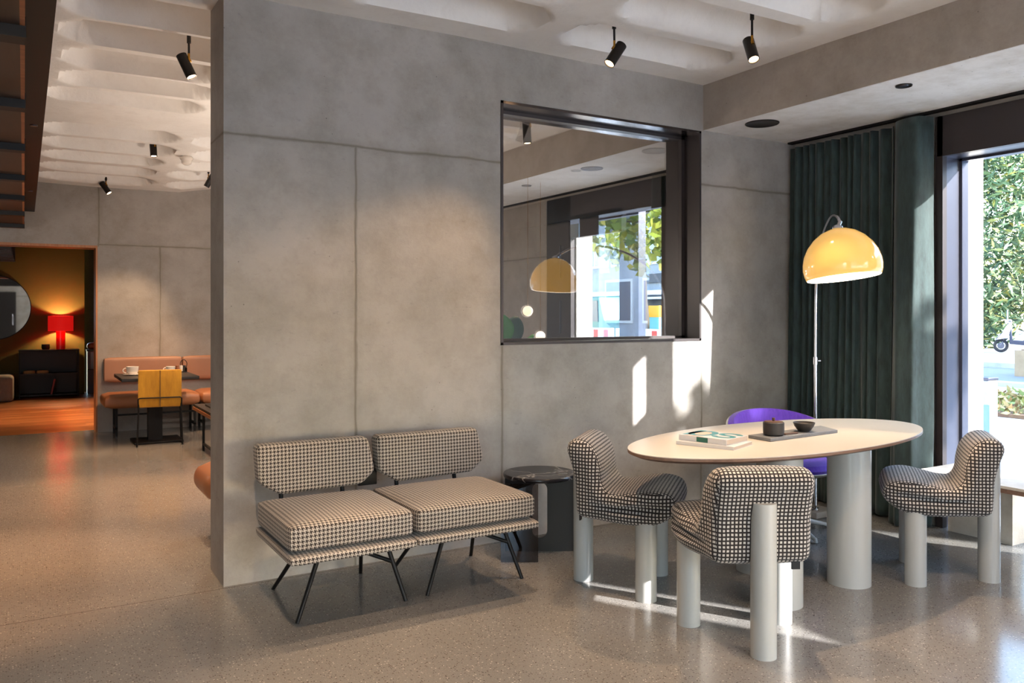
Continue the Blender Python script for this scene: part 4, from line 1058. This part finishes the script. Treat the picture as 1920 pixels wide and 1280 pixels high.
# street tree that shows in the inner window's reflection
def tree(label, base, crown, rad, n, size, seed, mat):
    t = thing('street_tree', label, 'tree', base)
    bx, by, bz = base
    m = MB().tube(smoothpath([(bx, by, bz-.1), (bx+.05, by, 1.2), (bx, by+.1, crown[2]), (bx+.1, by, crown[2]+rad[2]*.6)], 6), [.17]*7+[.13]*6+[.08]*5+[.04], 12)
    for a in range(7):
        q = 2*PI*a/7; e = Vector((bx+rad[0]*.7*math.cos(q), by+rad[1]*.7*math.sin(q), crown[2]+rad[2]*.25*math.sin(3*a)))
        m.tube([(bx, by+.08, crown[2]-.6), (Vector((bx, by, crown[2]-.2))+e)/2, e], [.07, .05, .02], 8)
    m.build('trunk', M['bark'], t)
    leaves(n, crown, rad, size, mat, t, seed=seed, slim=.42, shell=.3)
tree('yellow-green plane tree reflected in the inner window', (13.5, -5.2, 0), (13.5, -5.2, 3.7), (2.6, 2.4, 1.7), 2600, .26, 9, M['plane_tree'])
tree('small street tree that dapples the sun outside the right window', (9.25, -4.45, 0), (9.25, -4.45, 4.30), (.42, .42, .45), 150, .2, 21, M['plane_tree'])
tree('green street tree seen through the far bay of the inner window', (13.2, 15.8, 0), (13.2, 15.8, 4.4), (2.2, 2.2, 1.9), 2400, .26, 11, M['plane_tree'])
# building across the street, seen through the inner window
bd = thing('building', 'grey-blue office building with shopfront across the street', 'building', (19, 24, 0))
MB().box(19.0, 27, 20.6, 44, -.1, 12).build('wall', M['building'], bd, smooth=0)
for i, y in enumerate([20.7+1.95*k for k in range(10)]):
    for z in (3.1, 6.1):
        fr = MB(); fr.box(18.92, 19.0, y, y+1.75, z, z+1.45); fr = fr.build('window', M['frame_white'], bd, smooth=0)
        MB().box(18.90, 18.93, y+.09, y+.78, z+.08, z+1.37).box(18.90, 18.93, y+.9, y+1.66, z+.08, z+1.37).build('pane', M['win_dark'] if i % 2 else M['win_light'], fr, smooth=0)
MB().box(18.7, 19.0, 20.6, 44, 2.02, 2.18).build('ledge', M['frame_white'], bd, smooth=0)
MB().box(18.96, 19.0, 20.8, 43, .2, 1.95).build('shopfront', M['shop_dark'], bd, smooth=0)
sg = MB().box(18.86, 18.98, 20.65, 23.1, 2.45, 2.76).build('shop_sign', M['sign_dark'], bd, smooth=0)
cu = bpy.data.curves.new('sign_text', 'FONT'); cu.body = 'e-Miete-Rate'; cu.size = .25; cu.extrude = .01; cu.align_x = 'LEFT'; cu.offset = .006
tmp = bpy.data.objects.new('sign_text', cu); C.objects.link(tmp)
dg = bpy.context.evaluated_depsgraph_get(); me = bpy.data.meshes.new_from_object(tmp.evaluated_get(dg)); bpy.data.objects.remove(tmp)
lx = bpy.data.objects.new('lettering', me); C.objects.link(lx); me.materials.append(M['frame_white']); lx.parent = sg
lx.matrix_basis = Matrix.Translation((18.85, 22.75, 2.53)) @ Matrix.Rotation(-PI/2, 4, 'Z') @ Matrix.Rotation(PI/2, 4, 'X')
MB().box(18.5, 18.6, 22.30, 22.58, 1.7, 2.3).build('blade_sign', M['sign_blue'], bd, smooth=0)
MB().box(18.2, 18.98, 20.6, 44, 1.86, 1.93).build('awning', M['frame_white'], bd, smooth=0)
ex = thing('excavator', 'small green excavator standing at the street works', 'excavator', (16.9, 22.2, 0))
MB().prism([(21.3, .55), (22.9, .55), (22.8, 1.1), (22.6, 1.9), (21.9, 1.95), (21.7, 1.1), (21.3, 1.0)], lambda a, b_: (16.5, a, b_), lambda a, b_: (17.5, a, b_), .05).build('cab', M['digger'], ex)
MB().prism([(21.95, 1.1), (22.65, 1.1), (22.5, 1.8), (22.0, 1.8)], lambda a, b_: (16.47, a, b_), lambda a, b_: (16.5, a, b_)).build('cab_window', M['win_dark'], ex, smooth=0)
MB().box(16.4, 17.6, 21.3, 22.9, -.02, .45, .15).build('track', M['tyre'], ex)
MB().tube([(16.9, 21.4, 1.0), (16.9, 20.6, 1.5), (16.9, 20.2, .6)], .10, 10).build('boom', M['digger'], ex)
for i, (y, mt) in enumerate(((13.75, 'barrier_white'), (14.75, 'barrier_white'), (15.9, 'barrier_white'))):
    t = thing('road_barrier', ('red-and-white road barrier nearest the window mullion', 'white road barrier with red boards beside the mullion', 'white road barrier in front of the green excavator')[i], 'barrier', (12, y, 0), 0, 'road barriers at the street works')
    MB().box(11.95, 12.05, y-.5, y+.5, .35, 1.02, .02).build('board', M['barrier_white'], t)
    for q in (-.38, .02): MB().box(11.945, 11.952, y+q, y+q+.17, .40, .98).build('stripe', M['barrier_red'], t, smooth=0)
    for q in (-.42, .42): MB().box(11.85, 12.15, y+q-.04, y+q+.04, -.02, .36).build('foot', M['tyre'], t, smooth=0)
t = thing('street_totem', 'yellow-topped pale advertising column by the barriers', 'advertising column', (17.5, 20.0, 0))
MB().box(17.3, 17.7, 19.85, 20.3, -.02, 1.25).build('column', M['teal_box'], t, smooth=0)
MB().box(17.28, 17.72, 19.83, 20.32, 1.25, 1.62).build('cap', M['orange'], t, smooth=0)
# houses that shade the rear street front
hs = thing('townhouse', 'pale rendered townhouse across the side street behind the room', 'building', (2, -28, 0))
MB().box(-16, 9.0, -34, -28, -.1, 7.5).build('wall', M['building_side'], hs, smooth=0)
for y in range(8):
    for z in (1.0, 4.2):
        MB().box(-14+3*y, -12.6+3*y, -28.02, -27.96, z, z+1.9).build('window', M['win_dark'], hs, smooth=0)
hr = thing('building', 'long pale office block across the street, mirrored in the inner window', 'building', (20, -12, 0))
MB().box(20, 28, -40, 3.5, -.1, 6.6).build('wall', M['building'], hr, smooth=0)
for k in range(18):
    for z in (1.0, 3.9):
        fr = MB().box(19.94, 20.0, -38+2.3*k, -36.3+2.3*k, z, z+1.7).build('window', M['frame_white'], hr, smooth=0)
        MB().box(19.92, 19.95, -37.9+2.3*k, -36.4+2.3*k, z+.1, z+1.6).build('pane', M['win_dark'], fr, smooth=0)

# ------------------------------------------------------------------ light, world, camera
sun = bpy.data.lights.new('sun', 'SUN'); sun.energy = 15.0; sun.angle = math.radians(.53); sun.color = (1, .975, .96)
so_ = bpy.data.objects.new('sun', sun); C.objects.link(so_)
sd = Vector((-.513, .858, -.387)).normalized(); so_.rotation_euler = sd.to_track_quat('-Z', 'Y').to_euler()
wd = bpy.data.worlds.new('sky'); bpy.context.scene.world = wd; wd.use_nodes = True
nt = wd.node_tree; sk = nt.nodes.new('ShaderNodeTexSky'); sk.sky_type = 'NISHITA'; sk.sun_disc = False
sk.sun_elevation = math.radians(21.2); sk.sun_rotation = math.radians(149); sk.air_density = 1.0; sk.dust_density = .6
nt.links.new(sk.outputs[0], nt.nodes['Background'].inputs[0]); nt.nodes['Background'].inputs[1].default_value = 1.5
def portal(c, sx_, sy_, rot):
    l = bpy.data.lights.new('window_portal', 'AREA'); l.shape = 'RECTANGLE'; l.size = sx_; l.size_y = sy_; l.cycles.is_portal = True
    o = bpy.data.objects.new('window_portal', l); C.objects.link(o); o.location = c; o.rotation_euler = rot
portal((5.3, -.25, 1.2), 2.4, 6.6, (0, PI/2, 0))
portal((5.3, 6.4, 1.2), 2.4, 1.6, (0, PI/2, 0))
portal((.3, -3.95, 1.43), 9.4, 2.64, (PI/2, 0, 0))
cam = bpy.data.cameras.new('camera'); co_ = bpy.data.objects.new('camera', cam); C.objects.link(co_)
co_.location = (0, 0, 1.36); co_.rotation_euler = (PI/2, 0, -math.atan2(915, 1530))
cam.sensor_width = 36; cam.lens = 1530/1920*36; cam.shift_y = -52/1920; cam.clip_start = .05; cam.clip_end = 300
sc = bpy.context.scene; sc.camera = co_
sc.view_settings.view_transform = 'Standard'; sc.view_settings.look = 'None'; sc.view_settings.exposure = .66; sc.view_settings.gamma = 1
sc.cycles.max_bounces = 10; sc.cycles.diffuse_bounces = 5; sc.cycles.transparent_max_bounces = 16; sc.cycles.sample_clamp_indirect = 6; sc.cycles.caustics_reflective = False; sc.cycles.caustics_refractive = False
